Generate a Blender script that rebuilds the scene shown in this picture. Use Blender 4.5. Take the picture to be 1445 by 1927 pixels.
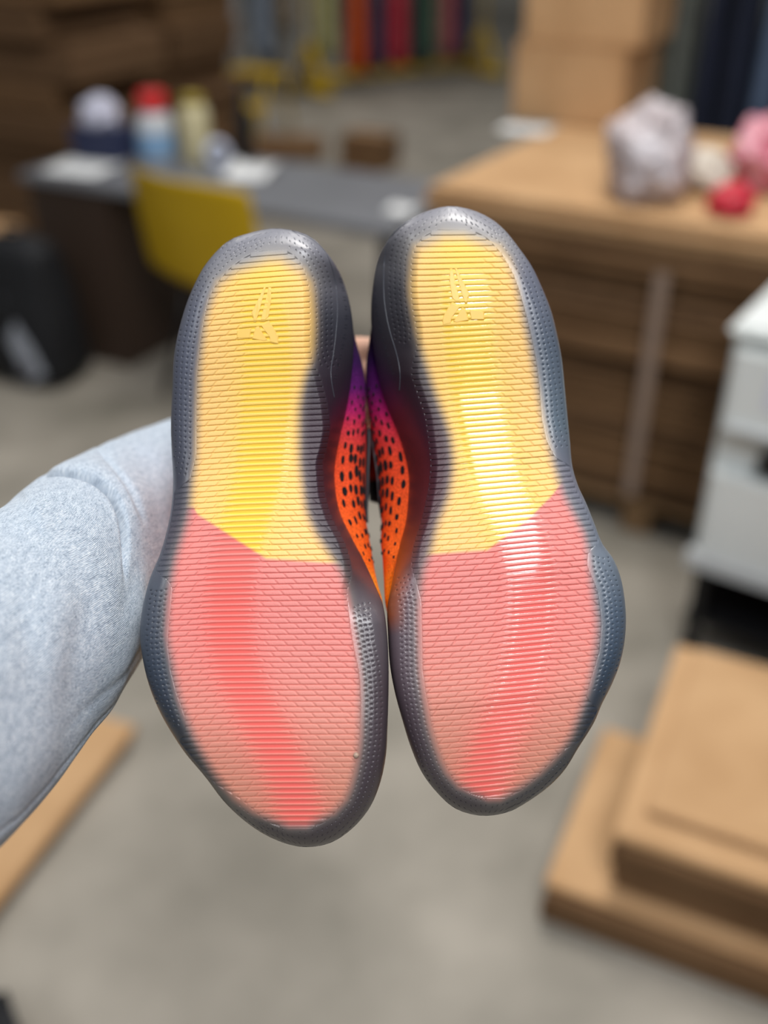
import bpy, bmesh, math, random
import numpy as np
from mathutils import Vector, Matrix, noise

for o in list(bpy.data.objects): bpy.data.objects.remove(o)
scn = bpy.context.scene
COL = scn.collection
random.seed(4); rng = np.random.default_rng(7)

# ------------------------------------------------------------------ camera
IW, IH = 1445.0, 1927.0
FPX = 1900.0; PITCH = math.radians(32); CAMH = 1.55
cam_d = bpy.data.cameras.new('camera'); cam = bpy.data.objects.new('camera', cam_d); COL.objects.link(cam)
cam.location = (0, 0, CAMH); cam.rotation_euler = (math.pi/2 - PITCH, 0, 0)
cam_d.sensor_fit = 'VERTICAL'; cam_d.sensor_height = 36.0; cam_d.lens = 36.0*FPX/IH
cam_d.clip_start = 0.02
cam_d.dof.use_dof = True; cam_d.dof.focus_distance = 0.492; cam_d.dof.aperture_fstop = cam_d.lens/14.0
scn.camera = cam

# ------------------------------------------------------------------ world, lights, exposure
w = bpy.data.worlds.new('world'); scn.world = w; w.use_nodes = True
w.node_tree.nodes['Background'].inputs[0].default_value = (0.80, 0.88, 1.0, 1)
w.node_tree.nodes['Background'].inputs[1].default_value = 0.17
def area(name, loc, target, sx, sy, power, col=(1, 1, 1)):
    l = bpy.data.lights.new(name, 'AREA'); l.shape = 'RECTANGLE'; l.size = sx; l.size_y = sy; l.energy = power; l.color = col
    o = bpy.data.objects.new(name, l); COL.objects.link(o); o.location = loc
    d = Vector(target) - Vector(loc); o.rotation_euler = d.to_track_quat('-Z', 'Y').to_euler()
    return o
# rows of ceiling panels of the warehouse
area('ceiling_light', (0.55, -1.55, 4.4), (0.55, -1.55, 0), 0.8, 2.0, 156, (0.97, 0.98, 1.0))
area('ceiling_light', (-2.6, -0.8, 4.4), (-2.6, -0.8, 0), 0.8, 2.0, 48, (0.90, 0.95, 1.0))
area('ceiling_light', (0.55, 2.2, 4.4), (0.55, 2.2, 0), 0.8, 2.0, 115, (1, 0.97, 0.92))
area('ceiling_light', (-2.6, 3.0, 4.4), (-2.6, 3.0, 0), 0.8, 2.0, 8, (1, 0.97, 0.92))
area('ceiling_light', (0.55, 6.4, 4.4), (0.55, 6.4, 0), 0.8, 2.0, 60, (1, 0.97, 0.92))
area('ceiling_light', (-2.6, 8.5, 4.4), (-2.6, 8.5, 0), 0.8, 2.0, 60, (1, 0.97, 0.92))
vs = scn.view_settings
vs.view_transform = 'Standard'; vs.look = 'None'; vs.exposure = 0.0; vs.gamma = 1.0; vs.use_curve_mapping = False

# ------------------------------------------------------------------ pixel helpers (photo pixel + distance -> world)
CP, SP = math.cos(PITCH), math.sin(PITCH)
FWD = np.array([0, CP, -SP]); UPV = np.array([0, SP, CP]); RT = np.array([1.0, 0, 0]); CAM = np.array([0, 0, CAMH])
def world(x, y, d):
    x = np.asarray(x, float); y = np.asarray(y, float); d = np.asarray(d, float)
    return CAM + d[..., None]*(FWD + ((x-IW/2)/FPX)[..., None]*RT - ((y-IH/2)/FPX)[..., None]*UPV)
def at_z(x, y, z=0.0):
    v = FWD + (x-IW/2)/FPX*RT - (y-IH/2)/FPX*UPV
    return CAM + v*((z-CAMH)/v[2])
def at_y(x, y, Y):
    v = FWD + (x-IW/2)/FPX*RT - (y-IH/2)/FPX*UPV
    return CAM + v*(Y/v[1])

def lin(c):
    c = np.asarray(c, float)/255.0
    return np.where(c <= 0.04045, c/12.92, ((c+0.055)/1.055)**2.4)
def sst(a, b, x):
    t = np.clip((np.asarray(x, float)-a)/(b-a), 0, 1); return t*t*(3-2*t)

# ------------------------------------------------------------------ object helpers
def tag(o, label=None, cat=None, group=None, kind=None):
    if label: o['label'] = label
    if cat: o['category'] = cat
    if group: o['group'] = group
    if kind: o['kind'] = kind
    return o
def empty(name, loc, label=None, cat=None, group=None, rz=0):
    o = bpy.data.objects.new(name, None); COL.objects.link(o); o.location = Vector(loc); o.rotation_euler = (0, 0, rz)
    o.empty_display_size = 0.05
    return tag(o, label, cat, group)
def link(name, me, m, parent=None, smooth=False):
    o = bpy.data.objects.new(name, me); COL.objects.link(o)
    if m: me.materials.append(m)
    if parent: o.parent = parent
    if smooth: me.shade_smooth()
    return o
def np_mesh(name, V, F, cols=None, extra=None):
    """V (n,3), F (m,4) quads; cols (n,3) linear"""
    me = bpy.data.meshes.new(name)
    V = np.ascontiguousarray(V, np.float32); F = np.ascontiguousarray(F, np.int32)
    k = F.shape[1]
    me.vertices.add(len(V)); me.vertices.foreach_set('co', V.ravel())
    me.loops.add(F.size); me.loops.foreach_set('vertex_index', F.ravel())
    me.polygons.add(len(F)); me.polygons.foreach_set('loop_start', np.arange(0, F.size, k, dtype=np.int32))
    me.update(calc_edges=True)
    if cols is not None:
        a = me.attributes.new('Col', 'FLOAT_COLOR', 'POINT')
        c = np.ones((len(V), 4), np.float32); c[:, :3] = cols; a.data.foreach_set('color', c.ravel())
    for nm, arr in (extra or {}).items():
        arr = np.ascontiguousarray(arr, np.float32)
        if arr.ndim == 1:
            a = me.attributes.new(nm, 'FLOAT', 'POINT'); a.data.foreach_set('value', arr)
        else:
            a = me.attributes.new(nm, 'FLOAT_VECTOR', 'POINT'); a.data.foreach_set('vector', arr.ravel())
    return me
def grid_faces(nr, nc, wrap=False):
    r = np.arange(nr-1)[:, None]; c = np.arange(nc if wrap else nc-1)[None, :]
    c2 = (c+1) % nc
    return np.stack([r*nc+c, r*nc+c2, (r+1)*nc+c2, (r+1)*nc+c], -1).reshape(-1, 4)
def bm_obj(name, bm, m, parent=None, smooth=False):
    me = bpy.data.meshes.new(name); bm.normal_update(); bm.to_mesh(me); bm.free()
    return link(name, me, m, parent, smooth)
def add_box(bm, c, s, rot=None, bev=0.0):
    M = Matrix.Translation(Vector(c)) @ (rot.to_4x4() if rot is not None else Matrix.Identity(4))
    g = bmesh.ops.create_cube(bm, size=1.0)
    for v in g['verts']: v.co = M @ Vector((v.co.x*s[0], v.co.y*s[1], v.co.z*s[2]))
    if bev:
        es = list({e for v in g['verts'] for e in v.link_edges})
        bmesh.ops.bevel(bm, geom=es, offset=bev, segments=2, affect='EDGES')
def box(name, c, s, m, parent=None, bev=0.003, rz=0, tilt=None):
    bm = bmesh.new(); R = Matrix.Rotation(rz, 3, 'Z')
    if tilt is not None: R = R @ tilt
    add_box(bm, c, s, R, bev); return bm_obj(name, bm, m, parent)
def lathe(name, prof, m, parent=None, loc=(0, 0, 0), seg=24):
    n = len(prof); th = np.linspace(0, 2*np.pi, seg, endpoint=False)
    V = np.array([[r*math.cos(t)+loc[0], r*math.sin(t)+loc[1], z+loc[2]] for r, z in prof for t in th])
    me = np_mesh(name, V, grid_faces(n, seg, True)); return link(name, me, m, parent, True)
def tube(bm, pts, r, seg=8):
    pts = [Vector(p) for p in pts]; rings = []
    for i, p in enumerate(pts):
        t = (pts[min(i+1, len(pts)-1)]-pts[max(i-1, 0)]).normalized()
        a = t.orthogonal().normalized() if not rings else (rings[-1][1]-t*rings[-1][1].dot(t)).normalized()
        b = t.cross(a); rr = r[i] if isinstance(r, (list, tuple)) else r
        rings.append(([bm.verts.new(p+(a*math.cos(q)+b*math.sin(q))*rr) for q in [2*math.pi*k/seg for k in range(seg)]], a))
    for (A, _), (B, _) in zip(rings, rings[1:]):
        for k in range(seg): bm.faces.new((A[k], A[(k+1) % seg], B[(k+1) % seg], B[k]))
    bm.faces.new(rings[0][0][::-1]); bm.faces.new(rings[-1][0])

# ------------------------------------------------------------------ materials
MATS = {}
def mat(name, c=(128, 128, 128), rough=0.6, c2=None, scale=20.0, detail=4.0, bump=0.0, bscale=None, spec=0.4, metal=0.0, stretch=(1, 1, 1), trans=0.0, lo=0.35, hi=0.65):
    if name in MATS: return MATS[name]
    m = bpy.data.materials.new(name); m.use_nodes = True; nt = m.node_tree; N = nt.nodes; L = nt.links
    p = N['Principled BSDF']; p.inputs['Roughness'].default_value = rough; p.inputs['Metallic'].default_value = metal
    p.inputs['Specular IOR Level'].default_value = spec; p.inputs['Transmission Weight'].default_value = trans
    p.inputs['Base Color'].default_value = (*lin(c), 1)
    tc = N.new('ShaderNodeTexCoord'); mp = N.new('ShaderNodeMapping'); mp.inputs['Scale'].default_value = stretch
    L.new(tc.outputs['Object'], mp.inputs[0])
    if c2 is not None:
        n = N.new('ShaderNodeTexNoise'); n.inputs['Scale'].default_value = scale; n.inputs['Detail'].default_value = detail
        L.new(mp.outputs[0], n.inputs['Vector'])
        r = N.new('ShaderNodeValToRGB'); r.color_ramp.elements[0].position = lo; r.color_ramp.elements[1].position = hi
        r.color_ramp.elements[0].color = (*lin(c), 1); r.color_ramp.elements[1].color = (*lin(c2), 1)
        L.new(n.outputs[0], r.inputs[0]); L.new(r.outputs[0], p.inputs['Base Color'])
    if bump:
        n = N.new('ShaderNodeTexNoise'); n.inputs['Scale'].default_value = bscale or scale; n.inputs['Detail'].default_value = 3
        L.new(mp.outputs[0], n.inputs['Vector'])
        b = N.new('ShaderNodeBump'); b.inputs['Strength'].default_value = bump; b.inputs['Distance'].default_value = 0.01
        L.new(n.outputs[0], b.inputs['Height']); L.new(b.outputs[0], p.inputs['Normal'])
    MATS[name] = m; return m

def rubber_mat():
    m = bpy.data.materials.new('outsole_rubber'); m.use_nodes = True; nt = m.node_tree; N = nt.nodes; L = nt.links
    p = N['Principled BSDF']
    a = N.new('ShaderNodeAttribute'); a.attribute_name = 'Col'; L.new(a.outputs['Color'], p.inputs['Base Color'])
    g = N.new('ShaderNodeAttribute'); g.attribute_name = 'rough'; L.new(g.outputs['Fac'], p.inputs['Roughness'])
    p.inputs['Specular IOR Level'].default_value = 0.6
    tc = N.new('ShaderNodeTexCoord'); n = N.new('ShaderNodeTexNoise'); n.inputs['Scale'].default_value = 1500; n.inputs['Detail'].default_value = 2
    L.new(tc.outputs['Object'], n.inputs['Vector'])
    b = N.new('ShaderNodeBump'); b.inputs['Distance'].default_value = 0.00012
    s = N.new('ShaderNodeMath'); s.operation = 'SUBTRACT'; s.inputs[1].default_value = 0.14; s.use_clamp = True; L.new(g.outputs['Fac'], s.inputs[0])
    s2 = N.new('ShaderNodeMath'); s2.operation = 'MULTIPLY'; s2.inputs[1].default_value = 2.0; L.new(s.outputs[0], s2.inputs[0])
    L.new(s2.outputs[0], b.inputs['Strength']); L.new(n.outputs[0], b.inputs['Height']); L.new(b.outputs[0], p.inputs['Normal'])
    return m
def mesh_fabric_mat():
    m = bpy.data.materials.new('knit_upper'); m.use_nodes = True; nt = m.node_tree; N = nt.nodes; L = nt.links
    p = N['Principled BSDF']; p.inputs['Roughness'].default_value = 0.75; p.inputs['Specular IOR Level'].default_value = 0.25
    a = N.new('ShaderNodeAttribute'); a.attribute_name = 'Col'
    tc = N.new('ShaderNodeTexCoord'); n = N.new('ShaderNodeTexNoise'); n.inputs['Scale'].default_value = 900; n.inputs['Detail'].default_value = 3
    L.new(tc.outputs['Object'], n.inputs['Vector'])
    r = N.new('ShaderNodeMapRange'); r.inputs[1].default_value = .3; r.inputs[2].default_value = .7; r.inputs[3].default_value = .6; r.inputs[4].default_value = 1.25
    L.new(n.outputs[0], r.inputs[0])
    mx = N.new('ShaderNodeVectorMath'); mx.operation = 'SCALE'; L.new(a.outputs['Color'], mx.inputs[0]); L.new(r.outputs[0], mx.inputs['Scale'])
    L.new(mx.outputs[0], p.inputs['Base Color'])
    b = N.new('ShaderNodeBump'); b.inputs['Strength'].default_value = .5; b.inputs['Distance'].default_value = .0006
    L.new(n.outputs[0], b.inputs['Height']); L.new(b.outputs[0], p.inputs['Normal'])
    return m
def heather_mat():
    m = bpy.data.materials.new('heather_jersey'); m.use_nodes = True; nt = m.node_tree; N = nt.nodes; L = nt.links
    p = N['Principled BSDF']; p.inputs['Roughness'].default_value = 0.9; p.inputs['Specular IOR Level'].default_value = 0.15
    p.inputs['Sheen Weight'].default_value = 0.25
    a = N.new('ShaderNodeAttribute'); a.attribute_name = 'cloth'
    def ns(scale, st, det=3):
        mp = N.new('ShaderNodeMapping'); mp.inputs['Scale'].default_value = st; L.new(a.outputs['Vector'], mp.inputs[0])
        n = N.new('ShaderNodeTexNoise'); n.inputs['Scale'].default_value = scale; n.inputs['Detail'].default_value = det
        L.new(mp.outputs[0], n.inputs['Vector']); return n.outputs[0]
    fib = ns(1900, (0.35, 1.0, 1.0), 3); big = ns(330, (0.5, 1, 1), 3)
    ad = N.new('ShaderNodeMath'); ad.operation = 'MULTIPLY_ADD'; ad.inputs[1].default_value = 0.45; L.new(big, ad.inputs[0]); L.new(fib, ad.inputs[2])
    r = N.new('ShaderNodeValToRGB'); e = r.color_ramp.elements
    e[0].position = 0.46; e[0].color = (*lin((112, 125, 142)), 1); e[1].position = 0.98; e[1].color = (*lin((214, 220, 225)), 1)
    x = e.new(0.72); x.color = (*lin((172, 184, 197)), 1)
    L.new(ad.outputs[0], r.inputs[0]); L.new(r.outputs[0], p.inputs['Base Color'])
    # knit wales: fine ribs
    wv = N.new('ShaderNodeTexWave'); wv.inputs['Scale'].default_value = 420; wv.inputs['Distortion'].default_value = 2.5; wv.inputs['Detail'].default_value = 2; wv.inputs['Detail Scale'].default_value = 2
    wv.bands_direction = 'Y'; L.new(a.outputs['Vector'], wv.inputs['Vector'])
    sm = N.new('ShaderNodeMath'); sm.operation = 'MULTIPLY_ADD'; sm.inputs[1].default_value = .35; L.new(wv.outputs['Fac'], sm.inputs[0]); L.new(fib, sm.inputs[2])
    b = N.new('ShaderNodeBump'); b.inputs['Strength'].default_value = .6; b.inputs['Distance'].default_value = .0008
    L.new(sm.outputs[0], b.inputs['Height']); L.new(b.outputs[0], p.inputs['Normal'])
    return m

CARD = mat('cardboard', (178, 141, 102), .85, (192, 155, 115), 6, bump=.05, bscale=60, spec=.15)
CARD2 = mat('cardboard_shaded', (108, 81, 56), .85, (124, 95, 67), 7, spec=.15)  # same cardboard with the shade of carton fronts put into its colour
CARD3 = mat('cardboard_edge_shaded', (92, 69, 49), .9, (120, 93, 68), 30, stretch=(1, 1, 8), spec=.1)  # board edge grain, darkened to carry the shade of the stacks
WHITE = mat('white_plastic', (214, 218, 216), .4, (222, 226, 224), 4)
BLACK = mat('black_fabric', (14, 15, 18), .7, (20, 21, 25), 60)
BLACKP = mat('black_plastic', (18, 18, 20), .4)
YELLOW = mat('yellow_plastic', (186, 150, 4), .45, (194, 158, 8), 5)
PAPER = mat('white_paper', (225, 226, 226), .7)

# ------------------------------------------------------------------ the setting
BA = math.radians(-28)
EX = np.array([math.cos(BA), math.sin(BA), 0]); EY = np.array([-math.sin(BA), math.cos(BA), 0])
concrete = mat('concrete', (120, 115, 104), .62, (166, 158, 146), 2.6, 9, bump=.06, bscale=40, spec=.35, lo=.3, hi=.7)
def rotbox(name, c, s, m, **k):
    return box(name, c, s, m, rz=BA, **k)
fl = rotbox('floor', (0, 5, -0.05), (22, 22, 0.1), concrete, bev=0); tag(fl, kind='structure')
plaster = mat('painted_wall', (168, 164, 152), .8, (178, 174, 164), 2)
c = np.array([0, 5, 2.2]) + EY*10.9
wb = rotbox('wall_back', c, (22, .2, 4.4), plaster, bev=0); tag(wb, kind='structure')
c = np.array([0, 5, 2.2]) - EX*9.0
wl = rotbox('wall_left', c, (.2, 21.6, 4.4), plaster, bev=0); tag(wl, kind='structure')

# ------------------------------------------------------------------ sneakers
def closed_spline(P, n=700):
    P = np.array(P, float); m = len(P)
    d = np.linalg.norm(np.roll(P, -1, 0)-P, axis=1)**0.5
    out = []
    for i in range(m):
        p0, p1, p2, p3 = P[(i-1) % m], P[i], P[(i+1) % m], P[(i+2) % m]
        k = max(2, int(n*d[i]/d.sum()))
        t = np.linspace(0, 1, k, endpoint=False)[:, None]
        t0, t1, t2 = d[(i-1) % m], d[i], d[(i+1) % m]
        m1 = (p1-p0)/t0-(p2-p0)/(t0+t1)+(p2-p1)/t1; m2 = (p2-p1)/t1-(p3-p1)/(t1+t2)+(p3-p2)/t2
        m1, m2 = m1*t1, m2*t1
        out.append((2*t**3-3*t**2+1)*p1+(t**3-2*t**2+t)*m1+(-2*t**3+3*t**2)*p2+(t**3-t**2)*m2)
    return np.concatenate(out)
def smooth_curve(pts, sig=7):
    pts = np.array(sorted(pts), float); y = np.arange(pts[0, 0], pts[-1, 0]+.5, 1.0); x = np.interp(y, pts[:, 0], pts[:, 1])
    k = np.exp(-.5*(np.arange(-3*sig, 3*sig+1)/sig)**2); k /= k.sum()
    xp = np.concatenate([2*x[0]-x[3*sig:0:-1], x, 2*x[-1]-x[-2:-3*sig-2:-1]])
    return y, np.convolve(xp, k, 'valid')
def cv(pts, sig=7):
    y, x = smooth_curve(pts, sig); return lambda q: np.interp(q, y, x)
def colcurve(rows):
    ys = [r[0] for r in rows]; cs = lin([r[1] for r in rows])
    return lambda q: np.stack([np.interp(q, ys, cs[:, i]) for i in range(3)], -1)
def poly_dist(px, py, Q, chunk=40000):
    A = Q; B = np.roll(Q, -1, 0); AB = B-A; L2 = (AB**2).sum(1)+1e-9
    out = np.empty(len(px))
    for s in range(0, len(px), chunk):
        dx = px[s:s+chunk, None]-A[None, :, 0]; dy = py[s:s+chunk, None]-A[None, :, 1]
        t = np.clip((dx*AB[:, 0]+dy*AB[:, 1])/L2, 0, 1)
        out[s:s+chunk] = np.sqrt(((dx-t*AB[:, 0])**2+(dy-t*AB[:, 1])**2).min(1))
    return out

LEFT = dict(
    d0=.487, sgn=1,                       # sgn: direction of the medial side in x
    lat=[(508,430.5),(468,439),(431,453),(389,495),(361.5,545),(342,600),(328,664),(324,738),(321.5,800),(323,850),(325.5,902),(323,950),(316,990),(302,1040),(281,1092),(267,1152),(263.5,1195),(269,1242),(281,1291),(302,1342),(330,1390),(350,1419),(388,1464),(423,1509),(464,1547),(506,1574),(547,1590),(582,1594)],
    med=[(624,1585),(665,1557),(696,1519),(715,1474),(726,1422),(729,1370),(731,1301),(731,1249),(728,1190),(720,1137),(705,1100),(685,1056),(662,1012),(640,965),(631,919),(630,882),(641,818),(650,780),(659,730),(665,664),(664,610),(655,558),(638,511),(613,473),(583,445),(548,433)],
    t_lat=[(470,500),(478,470),(485,456),(506,428),(536,403),(564,389),(600,382),(650,373),(711,368),(766,367),(856,367),(902,355),(918,334),(930,322),(1070,290),(1084,300),(1092,314),(1106,322),(1130,320),(1176,315),(1214,313),(1263,319),(1305,330),(1353,347),(1380,345),(1394,334),(1476,402),(1492,430),(1509,456),(1541,492),(1552,509),(1561,541)],
    t_med=[(470,536),(474,547),(486,564),(511,577),(545,586),(614,587),(655,586),(680,591),(708,606),(733,612),(760,619),(807,624),(840,618),(871,609),(932,614),(978,628),(1017,650),(1054,662),(1084,664),(1115,655),(1176,660),(1214,666),(1266,677),(1318,681),(1387,679),(1436,672),(1477,662),(1512,648),(1533,631),(1552,610),(1561,579)],
    c_lat=[(484,505),(496,462),(525,411),(600,389),(700,377),(780,374),(870,372),(902,366),(969,360),(1054,333),(1130,320),(1197,317),(1318,341),(1394,371),(1457,406),(1505,444),(1534,488),(1550,545)],
    c_med=[(484,530),(494,562),(531,588),(614,590),(664,587),(711,570),(766,560),(871,560),(963,572),(1008,592),(1048,620),(1084,643),(1176,662),(1215,668),(1284,676),(1390,675),(1440,668),(1480,658),(1515,643),(1536,615),(1550,575)],
    border=[(364,955),(372,968),(434,1008),(501,1051),(629,1060),(660,1060)],
    streak=[(480,492),(700,505),(900,490),(980,462),(1060,435),(1200,430),(1290,455),(1380,505),(1500,560),(1560,565)],
    slope=[(430,-.10),(550,-.085),(700,-.055),(1000,-.05),(1200,-.025),(1400,-.02),(1570,-.015)],
    slats=((470,1561), 10.45),
    edge_zones=((912,1084),(1384,1492)),
    rim_lat=[(430,(126,127,136)),(520,(92,95,110)),(700,(80,84,102)),(900,(66,68,82)),(1000,(74,70,80)),(1100,(70,75,90)),(1250,(50,59,80)),(1400,(40,45,58)),(1500,(52,52,55)),(1600,(66,60,60))],
    rim_med=[(430,(126,127,136)),(500,(98,98,108)),(600,(56,57,68)),(700,(48,41,50)),(800,(56,36,45)),(950,(58,40,47)),(1050,(66,58,62)),(1150,(88,82,86)),(1300,(72,63,66)),(1450,(66,57,60)),(1600,(62,57,58))],
    usil=[(560,654),(590,661),(611,664),(628,668.5),(651,675),(674,680),(690,685),(720,687),(765,688),(809,689),(860,690),(920,688),(963,687),(998,694),(1041,696),(1079,705),(1143,718),(1180,727),(1240,728)],
    bulge=[(560,0),(640,6),(680,22),(720,27),(765,32),(809,45),(880,57),(920,57),(963,47),(998,42),(1041,22),(1079,12),(1143,2),(1200,0)],
    mould=[(546,433),(583,447),(611,470),(625,503),(633,539),(635.6,586),(632,630),(627,669),(622,697),(624,722),(630,752)],
    text=[(641,525),(646,548),(650,572),(652,596),(650,620),(646,646),(640,672),(633,700),(627,722)],
    emblem=lambda p: (440+(1200-p[0])/10.32, 505+p[1]/10.32),
    tint=None)
RIGHT = dict(
    d0=.491, sgn=-1,
    lat=[(843,388),(885,394),(921,410),(948.5,432),(976,466),(1001,502),(1020.5,543),(1037,585),(1048,629),(1056.5,673),(1062,726),(1067,778),(1072,828),(1077,878),(1088,915),(1102,945),(1118,984),(1133,1022),(1155,1054),(1169,1092),(1177,1146),(1176.5,1193),(1168,1243),(1152,1286),(1132,1326),(1118,1359),(1087,1409),(1064,1446),(1029,1482),(992,1509),(959,1527),(919,1535)],
    med=[(886,1532),(853,1519),(820,1489),(793,1452),(773,1406),(756.5,1353),(743,1303),(734,1253),(730,1193),(729,1143),(740,1085),(752,1027),(763.5,983),(768,940),(769,896),(760.6,852),(746,809),(728,765),(714,720),(704,664),(698,600),(701,540),(713,482),(735,446),(768,416),(799,399)],
    t_lat=[(430,868),(435,896),(449,921),(477,946),(516,968),(546,979),(574,987),(615,998),(643,1004),(684,1012),(734,1018),(767,1020),(790,1022),(828,1030),(860,1046),(872,1066),(880,1080),(1016,1132),(1030,1120),(1040,1108),(1066,1107),(1085,1115),(1114,1127),(1150,1132),(1178,1134),(1226,1130),(1276,1115),(1312,1105),(1326,1118),(1336,1128),(1396,1092),(1412,1064),(1442,1032),(1465,1012),(1489,982),(1505,945)],
    t_med=[(430,830),(435,813),(445,791),(463,778),(491,771),(546,770),(588,774),(615,780),(657,781),(672,776),(704,770),(783,797),(830,804),(875,808),(920,804),(971,793),(1028,775),(1066,771),(1101,783),(1130,791),(1178,792),(1260,793),(1309,800),(1366,810),(1429,830),(1475,853),(1492,876),(1500,896),(1505,923)],
    c_lat=[(440,872),(447,912),(455,937),(496,962),(601,982),(684,1000),(754,1012),(812,1022),(875,1038),(933,1056),(1009,1098),(1098,1110),(1178,1122),(1210,1119),(1276,1109),(1329,1092),(1392,1069),(1432,1035),(1469,996),(1500,940)],
    c_med=[(440,835),(447,800),(463,776),(546,772),(629,788),(671,800),(726,818),(778,836),(812,850),(875,857),(939,847),(987,826),(1034,815),(1082,797),(1162,790),(1260,793),(1309,800),(1366,810),(1429,830),(1475,856),(1500,920)],
    border=[(800,1046),(812,1043),(917,1035),(960,1003),(994,977),(1038,933),(1060,905)],
    streak=[(430,868),(600,878),(750,895),(850,915),(930,940),(1000,985),(1100,1005),(1200,1000),(1300,975),(1400,928),(1505,905)],
    slope=[(390,.0),(480,-.01),(600,-.04),(700,-.06),(850,-.075),(1000,-.10),(1100,-.085),(1250,-.095),(1400,-.09),(1540,-.085)],
    slats=((432,1505), 10.6),
    edge_zones=((866,1026),(1318,1404)),
    rim_lat=[(390,(134,134,142)),(500,(104,107,124)),(650,(82,92,113)),(800,(90,103,122)),(900,(104,104,118)),(1050,(104,114,132)),(1150,(74,87,112)),(1250,(54,67,92)),(1350,(40,47,66)),(1450,(48,51,61)),(1540,(62,60,62))],
    rim_med=[(390,(134,134,142)),(460,(92,92,98)),(540,(62,62,68)),(620,(50,48,54)),(700,(46,36,40)),(800,(58,32,38)),(900,(64,30,33)),(1000,(74,42,40)),(1100,(106,84,82)),(1200,(90,77,80)),(1350,(74,63,66)),(1540,(62,58,60))],
    usil=[(560,700),(590,699),(606,697),(640,691),(680,689),(720,689),(765,691),(809,700),(882,708),(930,714),(969,717),(995,713),(1027,720),(1062,720),(1143,726),(1180,732),(1240,736)],
    bulge=[(560,0),(640,8),(700,20),(751,28),(809,44),(852,56),(896,60),(940,55),(983,46),(1027,32),(1085,18),(1143,6),(1200,0)],
    mould=[(778,410),(755,424),(735,444),(727,465),(722.5,491),(721.5,535),(723,568),(728,601),(735,630),(744,657),(751,685),(753.5,710),(751,740)],
    text=[(706,540),(706,565),(710,590),(715,615),(721,640),(727,663),(733,685),(739,703)],
    emblem=lambda p: (800+p[0]/10.32, 470+p[1]/10.32),
    tint=(150, 70, 14))

RUBBER = rubber_mat(); KNIT = mesh_fabric_mat()
EMBLEM = [[(470,370),(525,330),(690,1030),(600,1030),(530,960),(510,860),(470,600)],
          [(565,330),(605,330),(740,620),(870,880),(830,960),(820,1040),(770,1040),(705,840)],
          [(520,1010),(690,1090),(505,1340),(500,1440),(330,1480),(330,1320),(420,1160)],
          [(720,1110),(790,1150),(850,1370),(600,1420),(540,1400),(620,1290)],
          [(850,1160),(1050,1180),(1150,1210),(1150,1360),(885,1360)]]

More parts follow.
